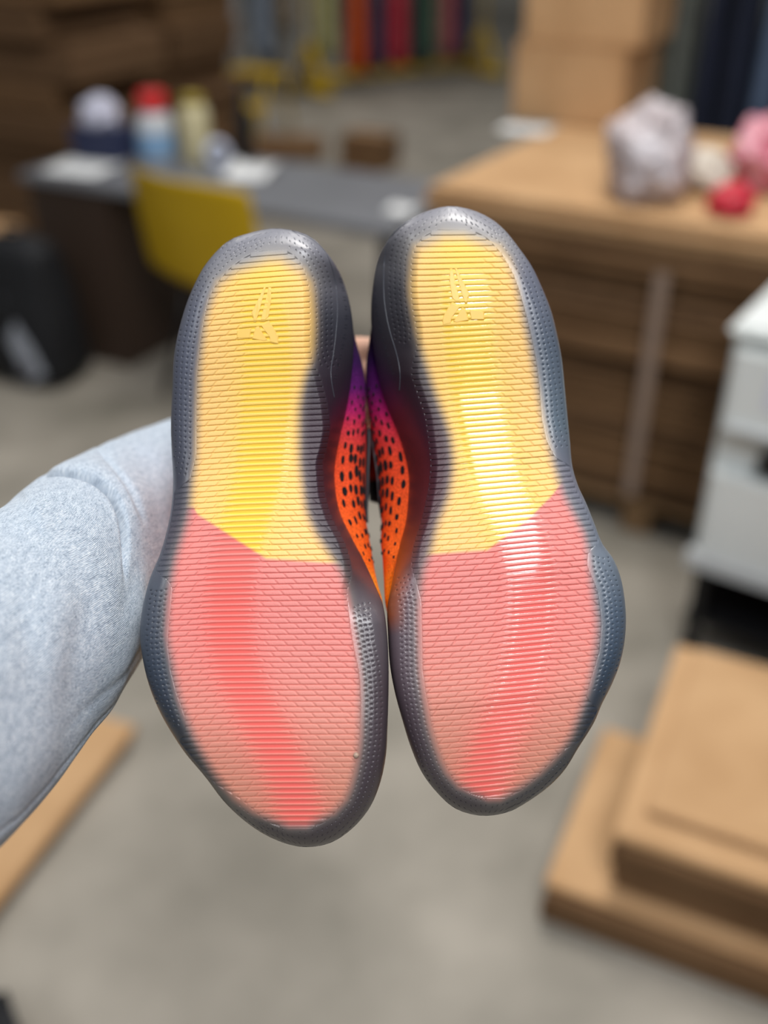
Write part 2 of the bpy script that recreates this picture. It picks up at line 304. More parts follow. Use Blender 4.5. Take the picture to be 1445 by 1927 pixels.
def make_shoe(S, label, speck=None):
    sgn = S['sgn']; d0 = S['d0']
    poly = closed_spline(S['lat']+S['med'], 900)
    it, ib = poly[:, 1].argmin(), poly[:, 1].argmax()
    ytop, ybot = poly[it, 1], poly[ib, 1]
    a = poly[it:ib+1] if it < ib else np.concatenate([poly[it:], poly[:ib+1]])
    b = poly[ib:it+1] if ib < it else np.concatenate([poly[ib:], poly[:it+1]])
    b = b[::-1]
    def ed(seg):
        y = np.maximum.accumulate(seg[:, 1]+np.arange(len(seg))*1e-7); return lambda q: np.interp(q, y, seg[:, 0])
    xlat, xmed = ed(a), ed(b)
    tl, tm = cv(S['t_lat'], 3), cv(S['t_med'], 6)
    cl, cm = cv(S['c_lat'], 9), cv(S['c_med'], 9)
    cyy = np.linspace(S['c_lat'][0][0], S['c_lat'][-1][0], 46)
    cpoly = np.concatenate([np.stack([cl(cyy), cyy], -1), np.stack([cm(cyy), cyy], -1)[::-1]])
    st = cv(S['streak'], 30); bx = np.array(S['border'], float)
    fb = lambda x: np.interp(x, bx[:, 0], bx[:, 1]) if bx[0, 0] < bx[-1, 0] else np.interp(x, bx[::-1, 0], bx[::-1, 1])
    desat = lambda rows: [(q, (c_[0]*1.0, c_[1]*.99, c_[0]+(c_[2]-c_[0])*.72)) for q, c_ in rows]
    rl, rm = colcurve(desat(S['rim_lat'])), colcurve(desat(S['rim_med']))
    Ypx = 1000.0*d0/FPX
    tanT = .040
    qd = poly[::6]
    L = ybot-ytop
    def fr(y): return (y-ytop)/L
    def rim_drop(x, y, e=None):
        s = fr(y)
        em = (xmed(y)-x)*sgn
        wm = np.maximum((xmed(y)-tm(np.clip(y, S['t_med'][0][0], S['t_med'][-1][0])))*sgn+16, 30)
        md = .030*sst(.03, .10, s)*(1-sst(.54, .64, s))
        D = md*np.clip(1-em/wm, 0, 1)**1.35
        if e is not None:
            u = np.clip(1-e/30, 0, 1); D = D+.010*(1-np.sqrt(1-.985*u*u))*(1-.6*md/.03*(em < 40))
        return D
    def body(x, y):
        s = fr(y)
        D = tanT*(963-y)/1000
        D = D+.016*np.clip((s-.78)/.22, 0, 1)**2+.006*np.clip((.09-s)/.09, 0, 1)**2
        q = np.clip((s-.10)/.50, 0, 1); D = D+.0085*np.sin(np.pi*q)**2
        xc = .5*(xlat(y)+xmed(y)); hw = .5*np.abs(xlat(y)-xmed(y))+30
        D = D+.004*((x-xc)/hw)**2
        return d0+D
    orange_edge = S['tint']
    def color(x, y, floor=None):
        """colour of the moulded sole: smoky rim, clear centre over yellow and coral foam; floor 0..1 = bottom of a groove (thin rubber)"""
        s = fr(y)
        if floor is None: floor = np.zeros_like(x)
        wmed = sst(-.12, .12, (x-.5*(xlat(y)+xmed(y)))*sgn/np.maximum(np.abs(xmed(y)-xlat(y)), 1))
        rim = rl(y)*(1-wmed)[:, None]+rm(y)*wmed[:, None]
        if orange_edge is not None:
            em = (xmed(y)-x)*sgn
            k = np.clip(1-em/38, 0, 1)*sst(960, 1040, y)*(1-sst(1150, 1200, y)); rim = rim*(1-k[:, None])+lin(orange_edge)*k[:, None]
        cy0, cy1 = S['c_lat'][0][0], S['c_lat'][-1][0]; yc_ = np.clip(y, cy0, cy1)
        ins = ((x-cl(yc_))*sgn > 0) & ((cm(yc_)-x)*sgn > 0) & (y > cy0) & (y < cy1)
        sd = poly_dist(x, y, cpoly)*np.where(ins, 1, -1)
        dst = np.abs(x-st(y))
        land_y = lin((236, 190, 114)); flo_y = lin((244, 200, 74))
        land_p = lin((218, 126, 118)); flo_p = lin((238, 106, 98))
        cen = np.exp(-(dst/70)**2)
        ky = np.clip(floor*.5+cen*.8, 0, 1)[:, None]
        yel = land_y*(1-ky)+flo_y*ky
        # coral, turning sandy towards the toe away from the streak
        sandy = lin((198, 142, 114))*np.ones((len(x), 3))
        kt = (sst(.62, .97, s)*.75)[:, None]
        lp = land_p*(1-kt)+sandy*kt
        kp = np.clip(floor*.35+np.exp(-(dst/58)**2)*.62*sst(.46, .62, s), 0, 1)[:, None]
        pin = lp*(1-kp)+flo_p*kp
        sw = sst(-5, 5, y-fb(x))[:, None]
        core = yel*(1-sw)+pin*sw
        fade = sst(-15, 13+16*(1-sst(.04, .15, s)), sd)
        halo = lin((150, 140, 132))
        rim2 = rim*(1-(sst(-26, 0, sd)*.42)[:, None])+halo*(sst(-26, 0, sd)*.42)[:, None]
        heel = sst(.16, .0, s) if False else 1-sst(.02, .14, s)
        rim2 = rim2*(1-(heel*sst(-50, 5, sd)*.6)[:, None])+lin((165, 160, 152))*(heel*sst(-50, 5, sd)*.6)[:, None]
        return rim2*(1-fade[:, None])+core*fade[:, None]

    base = world(.5*(xlat(963)+xmed(963)), 963.0, np.array(d0+.05))
    root = empty('sneaker', base, label, 'sneaker')
    loc = lambda P: P-base
    # ---- rim / outsole shell
    ys = np.concatenate([ytop+np.array([0, .12, .35, .7, 1.2, 1.8]), np.arange(ytop+2.8, ybot-2.8, 1.5), ybot-np.array([1.8, 1.2, .7, .35, .12, 0])])
    nr = len(ys); nc = 250
    # columns: denser towards the edge
    u = np.linspace(0, 1, nc); u = .5-.5*np.cos(np.pi*u)*(.25)-.375*(1-2*u)*1.0 if False else u
    X = xlat(ys)[:, None]*(1-u)+xmed(ys)[:, None]*u; Yg = np.repeat(ys[:, None], nc, 1)
    x, y = X.ravel(), Yg.ravel()
    e = poly_dist(x, y, qd)
    dep = body(x, y)+rim_drop(x, y, e)
    ysc = np.clip(y, S['t_lat'][0][0], S['t_lat'][-1][0])
    tin = np.minimum((x-tl(ysc))*sgn, (tm(np.clip(y, S['t_med'][0][0], S['t_med'][-1][0]))-x)*sgn)
    tin = np.minimum(tin, np.minimum(y-S['t_lat'][0][0], S['t_lat'][-1][0]-y)*1.0)
    dep0 = dep.copy()
    dep = dep+.0009*sst(2.5, 5.0, tin)*sst(3, 6, e)
    rough = np.full(len(x), .36)
    # pits: rows that follow the tread outline, pressed into the rim
    pit_dep = np.zeros(len(x))
    dots = []
    for side, tf, rng_ in ((-1, tl, S['t_lat']), (1, tm, S['t_med'])):
        yy = np.arange(rng_[0][0]-26, rng_[-1][0]+26, .5)
        tx = tf(np.clip(yy, rng_[0][0], rng_[-1][0]))
        # zones where the ridges run out to the edge are bridged
        for z0, z1 in S['edge_zones']:
            if side < 0:
                mk = (yy > z0-14) & (yy < z1+14); xa, xb = tf(z0-16), tf(z1+16); tx = np.where(mk, np.nan, tx)
        for row in range(4):
            off = 9+9.3*row
            pts = []
            cx = tx; g = np.gradient(np.where(np.isnan(tx), 0, tx))/.5
            nx = side*sgn/np.sqrt(1+g*g); ny = -g*nx*1.0
            qx = cx+nx*off; qy = yy+ny*off
            acc = 4.8 if row % 2 else 0; last = None
            for i in range(len(yy)):
                if np.isnan(qx[i]) or abs(g[i]) > 3: last = None; continue
                if last is not None: acc += math.hypot(qx[i]-last[0], qy[i]-last[1])
                last = (qx[i], qy[i])
                if acc >= 9.6: acc = 0; dots.append((qx[i], qy[i]))
    # rows round the heel cap and the toe cap
    for cap, yc, sg in ((S['t_lat'][0][0], 1, -1), (S['t_lat'][-1][0], 1, 1)):
        pl = poly
        sel = pl[(pl[:, 1]-cap)*sg > -6]
        o = np.argsort(sel[:, 0]); sel = sel[o]
        ctr = np.array([sel[:, 0].mean(), cap-sg*90])
        dirs = sel-ctr; ln = np.linalg.norm(dirs, axis=1)[:, None]
        for row in range(3):
            q = ctr+dirs/ln*(ln-7-9.3*row)
            acc = 4.8*(row % 2)
            for i in range(1, len(q)):
                acc += np.linalg.norm(q[i]-q[i-1])
                if acc >= 9.6: acc = 0; dots.append(tuple(q[i]))
    kept = []
    for (qx, qy) in dots:
        if qy <= ytop+4 or qy >= ybot-4: continue
        if abs(qx-.5*(xlat(qy)+xmed(qy))) > .5*abs(xlat(qy)-xmed(qy))-4: continue
        s = fr(qy)
        em = (xmed(qy)-qx)*sgn
        if em < abs(xmed(qy)-xlat(qy))*.5 and .225 < s < .605: continue
        ty = np.clip(qy, S['t_lat'][0][0], S['t_lat'][-1][0])
        ins = min((qx-tl(ty))*sgn, (tm(ty)-qx)*sgn, (qy-S['t_lat'][0][0]), (S['t_lat'][-1][0]-qy))
        if ins > -5: continue
        if any((qx-k[0])**2+(qy-k[1])**2 < 49 for k in kept[-400:]): continue
        kept.append((qx, qy))
    for qx, qy in kept:
        r = int(np.argmin(np.abs(ys-qy))); uu = (qx-xlat(ys[r]))/(xmed(ys[r])-xlat(ys[r])); cidx = int(round(uu*(nc-1)))
        for dr in (-1, 0, 1):
            for dc in (-1, 0, 1):
                rr, cc = r+dr, cidx+dc
                if 0 <= rr < nr and 0 < cc < nc-1:
                    pit_dep[rr*nc+cc] = max(pit_dep[rr*nc+cc], .0018 if dr == 0 and dc == 0 else (.0003 if dr*dc == 0 else 0.0))
    dep = dep+pit_dep
    V = world(x, y, dep)
    C = color(x, y)
    F = grid_faces(nr, nc)
    if sgn < 0: F = F[:, ::-1]
    # faces wholly under the tread are not needed
    F = F[~(tin[F] > 14).all(1)]
    # side wall rings
    loop = np.concatenate([np.arange(nr)*nc, [(nr-1)*nc+i for i in range(1, nc, 6)], (np.arange(nr)*nc+nc-1)[::-1], [i for i in range(nc-1, 0, -6)][1:]])
    loop = loop[:-1] if loop[-1] == loop[0] else loop
    B = V[loop]; bxp, byp, bd = x[loop], y[loop], dep0[loop]
    thick = .030
    spx = .5*(xlat(np.clip(byp, ytop+120, ybot-150))+xmed(np.clip(byp, ytop+120, ybot-150))); spy = np.clip(byp, ytop+120, ybot-150)
    rings = [B]; rc = [C[loop]]
    gap = np.maximum(thick-(bd-body(bxp, byp)), .002)
    for k, (fz, fs) in enumerate(((.12, 1.0), (.4, .996), (.75, .985), (1.0, .972))):
        px = spx+(bxp-spx)*fs; py = spy+(byp-spy)*fs
        rings.append(world(px, py, bd+gap*fz)); rc.append(C[loop]*.95)
    nl = len(loop); off = len(V)
    V2 = np.concatenate([V]+rings[1:]); C2 = np.concatenate([C]+rc[1:])
    idx = [loop]+[off+k*nl+np.arange(nl) for k in range(4)]
    SF = []
    for A, Bq in zip(idx, idx[1:]): SF.append(np.stack([A, np.roll(A, -1), np.roll(Bq, -1), Bq], -1))
    SF = np.concatenate(SF)
    if sgn > 0: SF = SF[:, ::-1]
    if True:
        # outward check on one wall face
        f = SF[len(SF)//3]; n = np.cross(V2[f[1]]-V2[f[0]], V2[f[3]]-V2[f[0]])
        ctr = world(spx[0]*0+np.mean(bxp), np.mean(byp), np.array(d0+.02))
        if np.dot(n, V2[f].mean(0)-ctr) < 0: SF = SF[:, ::-1]
        f = F[0]; n = np.cross(V2[f[1]]-V2[f[0]], V2[f[3]]-V2[f[0]])
        f = F[len(F)//2]; n = np.cross(V2[f[1]]-V2[f[0]], V2[f[3]]-V2[f[0]])
        if np.dot(n, -FWD) < 0: F = F[:, ::-1]
    me = np_mesh('outsole', loc(V2), np.concatenate([F, SF]), C2, {'rough': np.full(len(V2), .34)})
    sole = link('outsole', me, RUBBER, root, True)

    # ---- tread: one ridge after another
    (y0, y1), pitch = S['slats']; n = int(round((y1-y0)/pitch)); pitch = (y1-y0)/n
    sl = cv(S['slope'], 30)
    ph = np.array([0, .055, .11, .17, .25, .38, .5, .62, .75, .83, .89, .945, 1.0])
    mid0 = lambda q: .5*(tl(np.clip(q, y0, y1))+tm(np.clip(q, y0, y1)))
    wavf = lambda q, ym: sl(ym)*(q-mid0(ym))+(.8*np.sin((q-st(ym))/55.0)+.00011*(q-st(ym))**2)*(1 if sgn > 0 else -.8)*.8
    for k in range(-4, n+4):
        yk = y0+k*pitch; ym = yk+pitch/2
        ymc = float(np.clip(ym, y0, y1))
        cand = np.arange(min(poly[:, 0]), max(poly[:, 0]), 1.0); yc2 = ym+wavf(cand, ymc); ycc = np.clip(yc2, y0, y1)
        okm = ((cand-tl(ycc))*sgn > 0) & ((tm(ycc)-cand)*sgn > 0) & (yc2 > y0) & (yc2 < y1) & ((cand-xlat(yc2))*sgn > 3.5)
        if okm.sum() < 14: continue
        lo, hi = float(cand[okm].min()), float(cand[okm].max())
        ncx = max(12, int((hi-lo)/1.55)); xs = np.linspace(lo, hi, ncx)
        XX = np.repeat(xs[None, :], len(ph), 0); PH = np.repeat(ph[:, None], ncx, 1)
        YY = yk+PH*pitch+wavf(XX, ymc)
        xf, yf = XX.ravel(), YY.ravel(); pf = PH.ravel()
        yf = np.clip(yf, ytop+3, ybot-3)
        ds = (xf-st(np.full_like(xf, ym)))*sgn       # >0 towards the medial side
        central = np.exp(-(ds/52)**4)*sst(.06, .16, fr(yf))
        # half width of the groove, in pitches
        hwid = .06+.25*central*(1 if sgn < 0 else .85)*(.55+.45*sst(.15, .5, fr(yf)))
        zone = sum(sst(z0-6, z0+4, yf)*(1-sst(z1-4, z1+6, yf)) for z0, z1 in S['edge_zones'])
        hwid = hwid+.10*zone*(1-sst(30, 55, (xf-xlat(yf))*sgn))
        dphi = np.minimum(pf, 1-pf)
        g_line = 1-sst(hwid*.8, hwid+.06, dphi)
        # diagonal cuts on both flanks
        sd_ = np.where(ds < 0, 1.0, -1.0)*sgn
        per = 35.0
        v = (xf+sd_*(pf-.5)*pitch*-1.0*-1.0*(1) + (k % 2)*per*.5 + (k//2 % 3)*1.3)
        v = xf+sd_*pf*pitch*.85+(k % 2)*per*.5+(k//2 % 6)*2.2
        dv = np.abs((v % per)-per/2)
        flank = sst(30, 46, np.abs(ds))*np.where(ds > 0, sst(.30, .52, fr(yf))*.9+.12*0, 1.0)*np.where(ds < 0, 1-.0*sst(.6, .8, fr(yf)), 1)
        g_dia = (1-sst(.7, 1.9, dv))*flank*.8
        gv = np.maximum(g_line, g_dia)
        depth_g = .00062*(1-.25*central)
        dpt = body(xf, yf)+rim_drop(xf, yf, poly_dist(xf, yf, qd))-.00006+gv*depth_g
        # slight rounding of the crown of each ridge
        dpt = dpt+.00010*(2*np.abs(pf-.5))**2*(1-g_line)+.00010*g_line
        ed_ = np.minimum(xf-lo, hi-xf)
        dpt = np.where(ed_ < .5, dpt+.0022, dpt)
        fl_ = np.clip(g_line*central*1.2, 0, 1)
        Cc = color(xf, yf, fl_)
        rg = .56-.49*np.clip(g_line*central*1.3, 0, 1)
        Fg = grid_faces(len(ph), ncx)
        P = world(xf, yf, dpt)
        f = Fg[len(Fg)//2]; nn = np.cross(P[f[1]]-P[f[0]], P[f[3]]-P[f[0]])
        if np.dot(nn, -FWD) < 0: Fg = Fg[:, ::-1]
        me = np_mesh('traction_ridge', loc(P), Fg, Cc, {'rough': rg})
        link('traction_ridge', me, RUBBER, sole, True)

    surf = lambda px, py, lift=0.0: body(px, py)+rim_drop(px, py, poly_dist(px, py, qd))-lift
    # ---- emblem on the heel: five flat raised blades
    bm = bmesh.new(); ems = []
    for pl in EMBLEM:
        q = np.array([S['emblem'](p) for p in pl]); cgrav = q.mean(0); qi = cgrav+(q-cgrav)*.86
        lo3 = loc(world(q[:, 0], q[:, 1], body(q[:, 0], q[:, 1])+.0002)); hi3 = loc(world(qi[:, 0], qi[:, 1], body(qi[:, 0], qi[:, 1])-.0002))
        A = [bm.verts.new(p) for p in lo3]; Bv = [bm.verts.new(p) for p in hi3]; m_ = len(A)
        for i in range(m_): bm.faces.new((A[i], A[(i+1) % m_], Bv[(i+1) % m_], Bv[i]))
        bm.faces.new(Bv)
    bmesh.ops.recalc_face_normals(bm, faces=bm.faces)
    bm_obj('emblem', bm, mat('emblem_rubber', (236, 192, 92), .45), sole)
    # ---- moulding line and small raised lettering strokes on the side wall
    mp = np.array(S['mould']); tt = np.linspace(0, len(mp)-1, 60)
    mx = np.interp(tt, np.arange(len(mp)), mp[:, 0]); my = np.interp(tt, np.arange(len(mp)), mp[:, 1])
    kk = np.ones(5)/5; mx = np.convolve(np.pad(mx, 2, 'edge'), kk, 'valid'); my = np.convolve(np.pad(my, 2, 'edge'), kk, 'valid')
    bm = bmesh.new(); tube(bm, loc(world(mx, my, surf(mx, my, .0000))), .00024, 6)
    bm_obj('moulding_line', bm, mat('moulding', (74, 76, 84), .3), sole, True)
    tp = np.array(S['text']); nt_ = 34; tt = np.linspace(0, len(tp)-1, nt_)
    tx = np.interp(tt, np.arange(len(tp)), tp[:, 0]); ty = np.interp(tt, np.arange(len(tp)), tp[:, 1])
    bm = bmesh.new(); r2 = random.Random(5)
    for i in range(nt_):
        if i % 3 == 2: continue
        h = 3.2*r2.uniform(.6, 1.0)
        a0, a1 = tx[i]-h, tx[i]+h; b0, b1 = ty[i]-1.0*sgn*r2.uniform(.2, 1), ty[i]+1.0*sgn*r2.uniform(.2, 1)
        xx = np.array([a0, a1]); yy2 = np.array([b0, b1])
        tube(bm, loc(world(xx, yy2, surf(xx, yy2, .00005))), .00016, 4)
    o = bm_obj('raised_lettering', bm, mat('lettering', (62, 64, 72), .3), sole); o['kind'] = 'stuff'
    if speck:
        q = np.array([speck]); p = world(q[:, 0], q[:, 1], surf(q[:, 0], q[:, 1], .0002))[0]
        bm = bmesh.new(); bmesh.ops.create_icosphere(bm, subdivisions=2, radius=.0014, matrix=Matrix.Translation(Vector(p-base)))
        for v in bm.verts: v.co += Vector(noise.noise_vector(v.co*900))*.0003
        bm_obj('stuck_pebble', bm, mat('grit', (176, 150, 132), .6, (140, 120, 105), 900), sole, True)

    # ---- upper: rings from the top of the side wall
    step = max(1, nl//260); ii = np.arange(0, nl, step); K = len(ii)
    R4 = rings[4][ii]
    spine_y = np.clip(byp[ii], ytop+125, ybot-150)
    spx2 = .5*(xlat(spine_y)+xmed(spine_y)); sd3 = bd[ii]+gap[ii]
    S3 = world(spx2, spine_y, sd3)
    yb = byp[ii]; s = fr(yb)
    ank = 1-sst(.36, .52, s)
    Hh = np.interp(s, [0, .1, .35, .5, .65, .85, 1], [.060, .062, .062, .058, .046, .030, .020])
    is_med = sst(.0, .4, (bxp[ii]-spx2)*sgn/60.0)
    bg = np.array(S['bulge'], float); bul = np.interp(yb, bg[:, 0], bg[:, 1])*d0/FPX*1.06*is_med
    us = np.array(S['usil'], float); target = np.interp(yb, us[:, 0], us[:, 1])
    J = 26; UG = np.zeros((J+1, K, 3)); HC = np.zeros((J+1, K)); prof = []
    wmd = is_med*sst(570, 640, yb)*(1-sst(1150, 1230, yb))
    for j in range(J+1):
        h = j/J
        g = ank*(1-.16*h**2.2)+(1-ank)*max(math.cos(math.pi/2*h), 0)**.6
        dz = Hh*(ank*h+(1-ank)*math.sin(math.pi/2*h))
        prof.append(math.sin(math.pi*min(h*.95, 1)**.75))
        UG[j] = S3+(R4-S3)*(g*(.992 if j == 0 else 1.0))[:, None]+FWD*(dz-.004*(j == 0))[:, None]
        HC[j] = h
    prof = np.array(prof); bestb = np.zeros(K); beste = np.full(K, 1e9)
    for bb in np.linspace(0, .05, 101):
        Q = UG+RT*sgn*bb*prof[:, None, None]; vv = Q-CAM; pxx = IW/2+FPX*(vv@RT)/(vv@FWD)
        ext = (pxx*sgn).max(0); er = np.abs(ext-target*sgn)
        m_ = er < beste; bestb[m_] = bb; beste[m_] = er[m_]
    kk_ = np.ones(9)/9; bestb = np.convolve(np.pad(bestb*wmd, 4, 'wrap'), kk_, 'valid')
    UG += RT*sgn*bestb[None, :, None]*prof[:, None, None]
    wob = np.array([[noise.noise(Vector(UG[j, i])*45) for i in range(K)] for j in range(J+1)])
    UG += (wob*.0006)[..., None]*RT*sgn
    uc = colcurve([(380,(22,14,30)),(600,(26,14,40)),(680,(60,18,84)),(735,(105,26,112)),(775,(190,36,110)),(800,(222,56,84)),(850,(236,76,44)),(950,(242,90,34)),(1060,(246,112,30)),(1110,(250,160,44)),(1300,(250,176,56)),(1600,(250,180,60))])
    yj = np.repeat(yb[None, :], J+1, 0)
    Cu = uc(yj.ravel()+ (wob.ravel()*14))
    Fu = grid_faces(J+1, K, True)
    P = UG.reshape(-1, 3)
    f = Fu[len(Fu)//3]; nn = np.cross(P[f[1]]-P[f[0]], P[f[3]]-P[f[0]])
    if np.dot(nn, P[f].mean(0)-S3.mean(0)) < 0: Fu = Fu[:, ::-1]
    upper = link('upper', np_mesh('upper', loc(P), Fu, Cu), KNIT, root, True)
    # lining of the collar
    top = UG[J]; LG = []
    for q, (sc, dz) in enumerate(((1.0, 0), (.96, .002), (.90, .001), (.88, -.012), (.86, -.035), (.70, -.055))):
        LG.append(S3+FWD*((top-S3)@FWD)[:, None]+((top-S3)-np.outer((top-S3)@FWD, FWD))*sc+FWD*dz*ank[:, None])
    lg = np.array(LG).reshape(-1, 3)
    link('lining', np_mesh('lining', loc(lg), grid_faces(6, K, True)), mat('dark_lining', (24, 22, 28), .9), upper, True)
    # perforations of the knit: dark oval eyelets on the medial side
    med = np.where(is_med > .8)[0]; med = med[(yb[med] > 690) & (yb[med] < 1120)]
    bm = bmesh.new(); r3 = random.Random(11 if sgn > 0 else 12)
    order = med[np.argsort(yb[med])]
    def upt(yv, h):
        fi = float(np.interp(yv, yb[order], np.arange(len(order)))); i0 = int(fi); i1 = min(i0+1, len(order)-1); w_ = fi-i0
        jf = h*J; j = int(min(jf, J-1)); t = jf-j
        col_ = lambda i: UG[j, i]*(1-t)+UG[j+1, i]*t
        return col_(order[i0])*(1-w_)+col_(order[i1])*w_
    hs = [.04, .095, .15, .205, .26]
    for c_, h in enumerate(hs):
        yv = 728+(c_ % 2)*14
        while yv < 1060:
            big = math.exp(-((yv-900)/95.0)**2)
            rl_, rw_ = (.0009+.0021*big)*r3.uniform(.75, 1.15), (.0005+.0010*big)*r3.uniform(.75, 1.15)
            hh = h+r3.uniform(-.012, .012); yq = yv+r3.uniform(-4, 4)
            p = upt(yq, hh); ty_ = upt(yq+8, hh)-upt(yq-8, hh); th_ = upt(yq, hh+.04)-upt(yq, hh-.04)
            nrm = np.cross(ty_, th_); ny_ = np.linalg.norm(nrm)
            if ny_ > 1e-12:
                nrm /= ny_
                if np.dot(nrm, RT*sgn) < 0: nrm = -nrm
                ty_ /= np.linalg.norm(ty_); wd = np.cross(nrm, ty_)
                p = p-base
                ctr = bm.verts.new(p+nrm*.0002)
                ring = [bm.verts.new(p+nrm*.0005+ty_*rl_*math.cos(q)+wd*rw_*math.sin(q)) for q in np.linspace(0, 2*math.pi, 10, endpoint=False)]
                rin = [bm.verts.new(p-nrm*.0004+(ty_*rl_*math.cos(q)+wd*rw_*math.sin(q))*1.12) for q in np.linspace(0, 2*math.pi, 10, endpoint=False)]
                for q in range(10):
                    bm.faces.new((ctr, ring[q], ring[(q+1) % 10])); bm.faces.new((ring[q], rin[q], rin[(q+1) % 10], ring[(q+1) % 10]))
            yv += 27+r3.uniform(-4, 4)
    o = bm_obj('perforations', bm, mat('perforation_dark', (12, 8, 12), .9), upper); o['kind'] = 'stuff'
    # dark side stripe, tapering along the medial quarter
    V3, F3 = [], []
    yv = np.linspace(800, 985, 30)
    for i, q in enumerate(yv):
        t = i/29; h0 = .40-(.02 if sgn > 0 else .10)*math.sin(math.pi*t); h1 = h0+.03+.30*math.sin(math.pi*min(t+.05, 1))
        for h in (h0, (h0+h1)/2, h1): V3.append(upt(q, h)-base+RT*sgn*.0012)
    for i in range(29):
        for q in range(2): F3.append((i*3+q, i*3+q+1, i*3+4+q, i*3+3+q))
    so = link('side_stripe', np_mesh('side_stripe', np.array(V3), np.array(F3)), mat('stripe', (56, 56, 60), .5), upper, True)
    sm = so.modifiers.new('thickness', 'SOLIDIFY'); sm.thickness = .001
    # tongue standing out of the throat
    yt = np.linspace(790, 945, 14); V4 = []; tcol = []
    for i, q in enumerate(yt):
        t = i/13; xc_ = 693.0-sgn*41; wd = .0120*(.72+.28*math.sin(math.pi*(t*.8+.1)))
        cpt = world(xc_, q, np.array(d0+.088+.012*math.sin(math.pi*t)))
        for a_ in np.linspace(-1, 1, 9):
            V4.append(cpt-base+RT*a_*wd+FWD*.010*a_*a_); tcol.append((226, 70, 40) if t < .72 else (20, 16, 20))
    to = link('tongue', np_mesh('tongue', np.array(V4), grid_faces(14, 9), lin(tcol)), KNIT, root, True)
    sm = to.modifiers.new('thickness', 'SOLIDIFY'); sm.thickness = .005; sm.offset = 0
    # laces across the throat
    bm = bmesh.new()
    for i in range(5):
        q = 990+i*42; xc_ = float(.5*(xlat(q)+xmed(q)))
        pts = []
        for a_ in np.linspace(-1, 1, 9):
            j = J; dz = np.interp(fr(q), [0, .1, .35, .5, .65, .85, 1], [.060, .062, .062, .058, .046, .030, .020])
            hh = math.acos(min(1, abs(a_)*.42)**(1/.6))/(math.pi/2)
            pts.append(world(xc_, q+6*a_, np.array(d0+float(tanT*(963-q)/1000)+.034+dz*math.sin(math.pi/2*hh)))-base+RT*a_*.020)
        tube(bm, pts, .0028, 6)
    bm_obj('lace', bm, mat('lace_black', (20, 18, 22), .8), root, True)
    return root

shoeL = make_shoe(LEFT, 'sneaker hanging sole outward beside the grey sleeve, toe with a pebble stuck in it', (670, 1421))
shoeR = make_shoe(RIGHT, 'sneaker held sole outward with glossy reflections across its yellow arch and clear heel emblem')

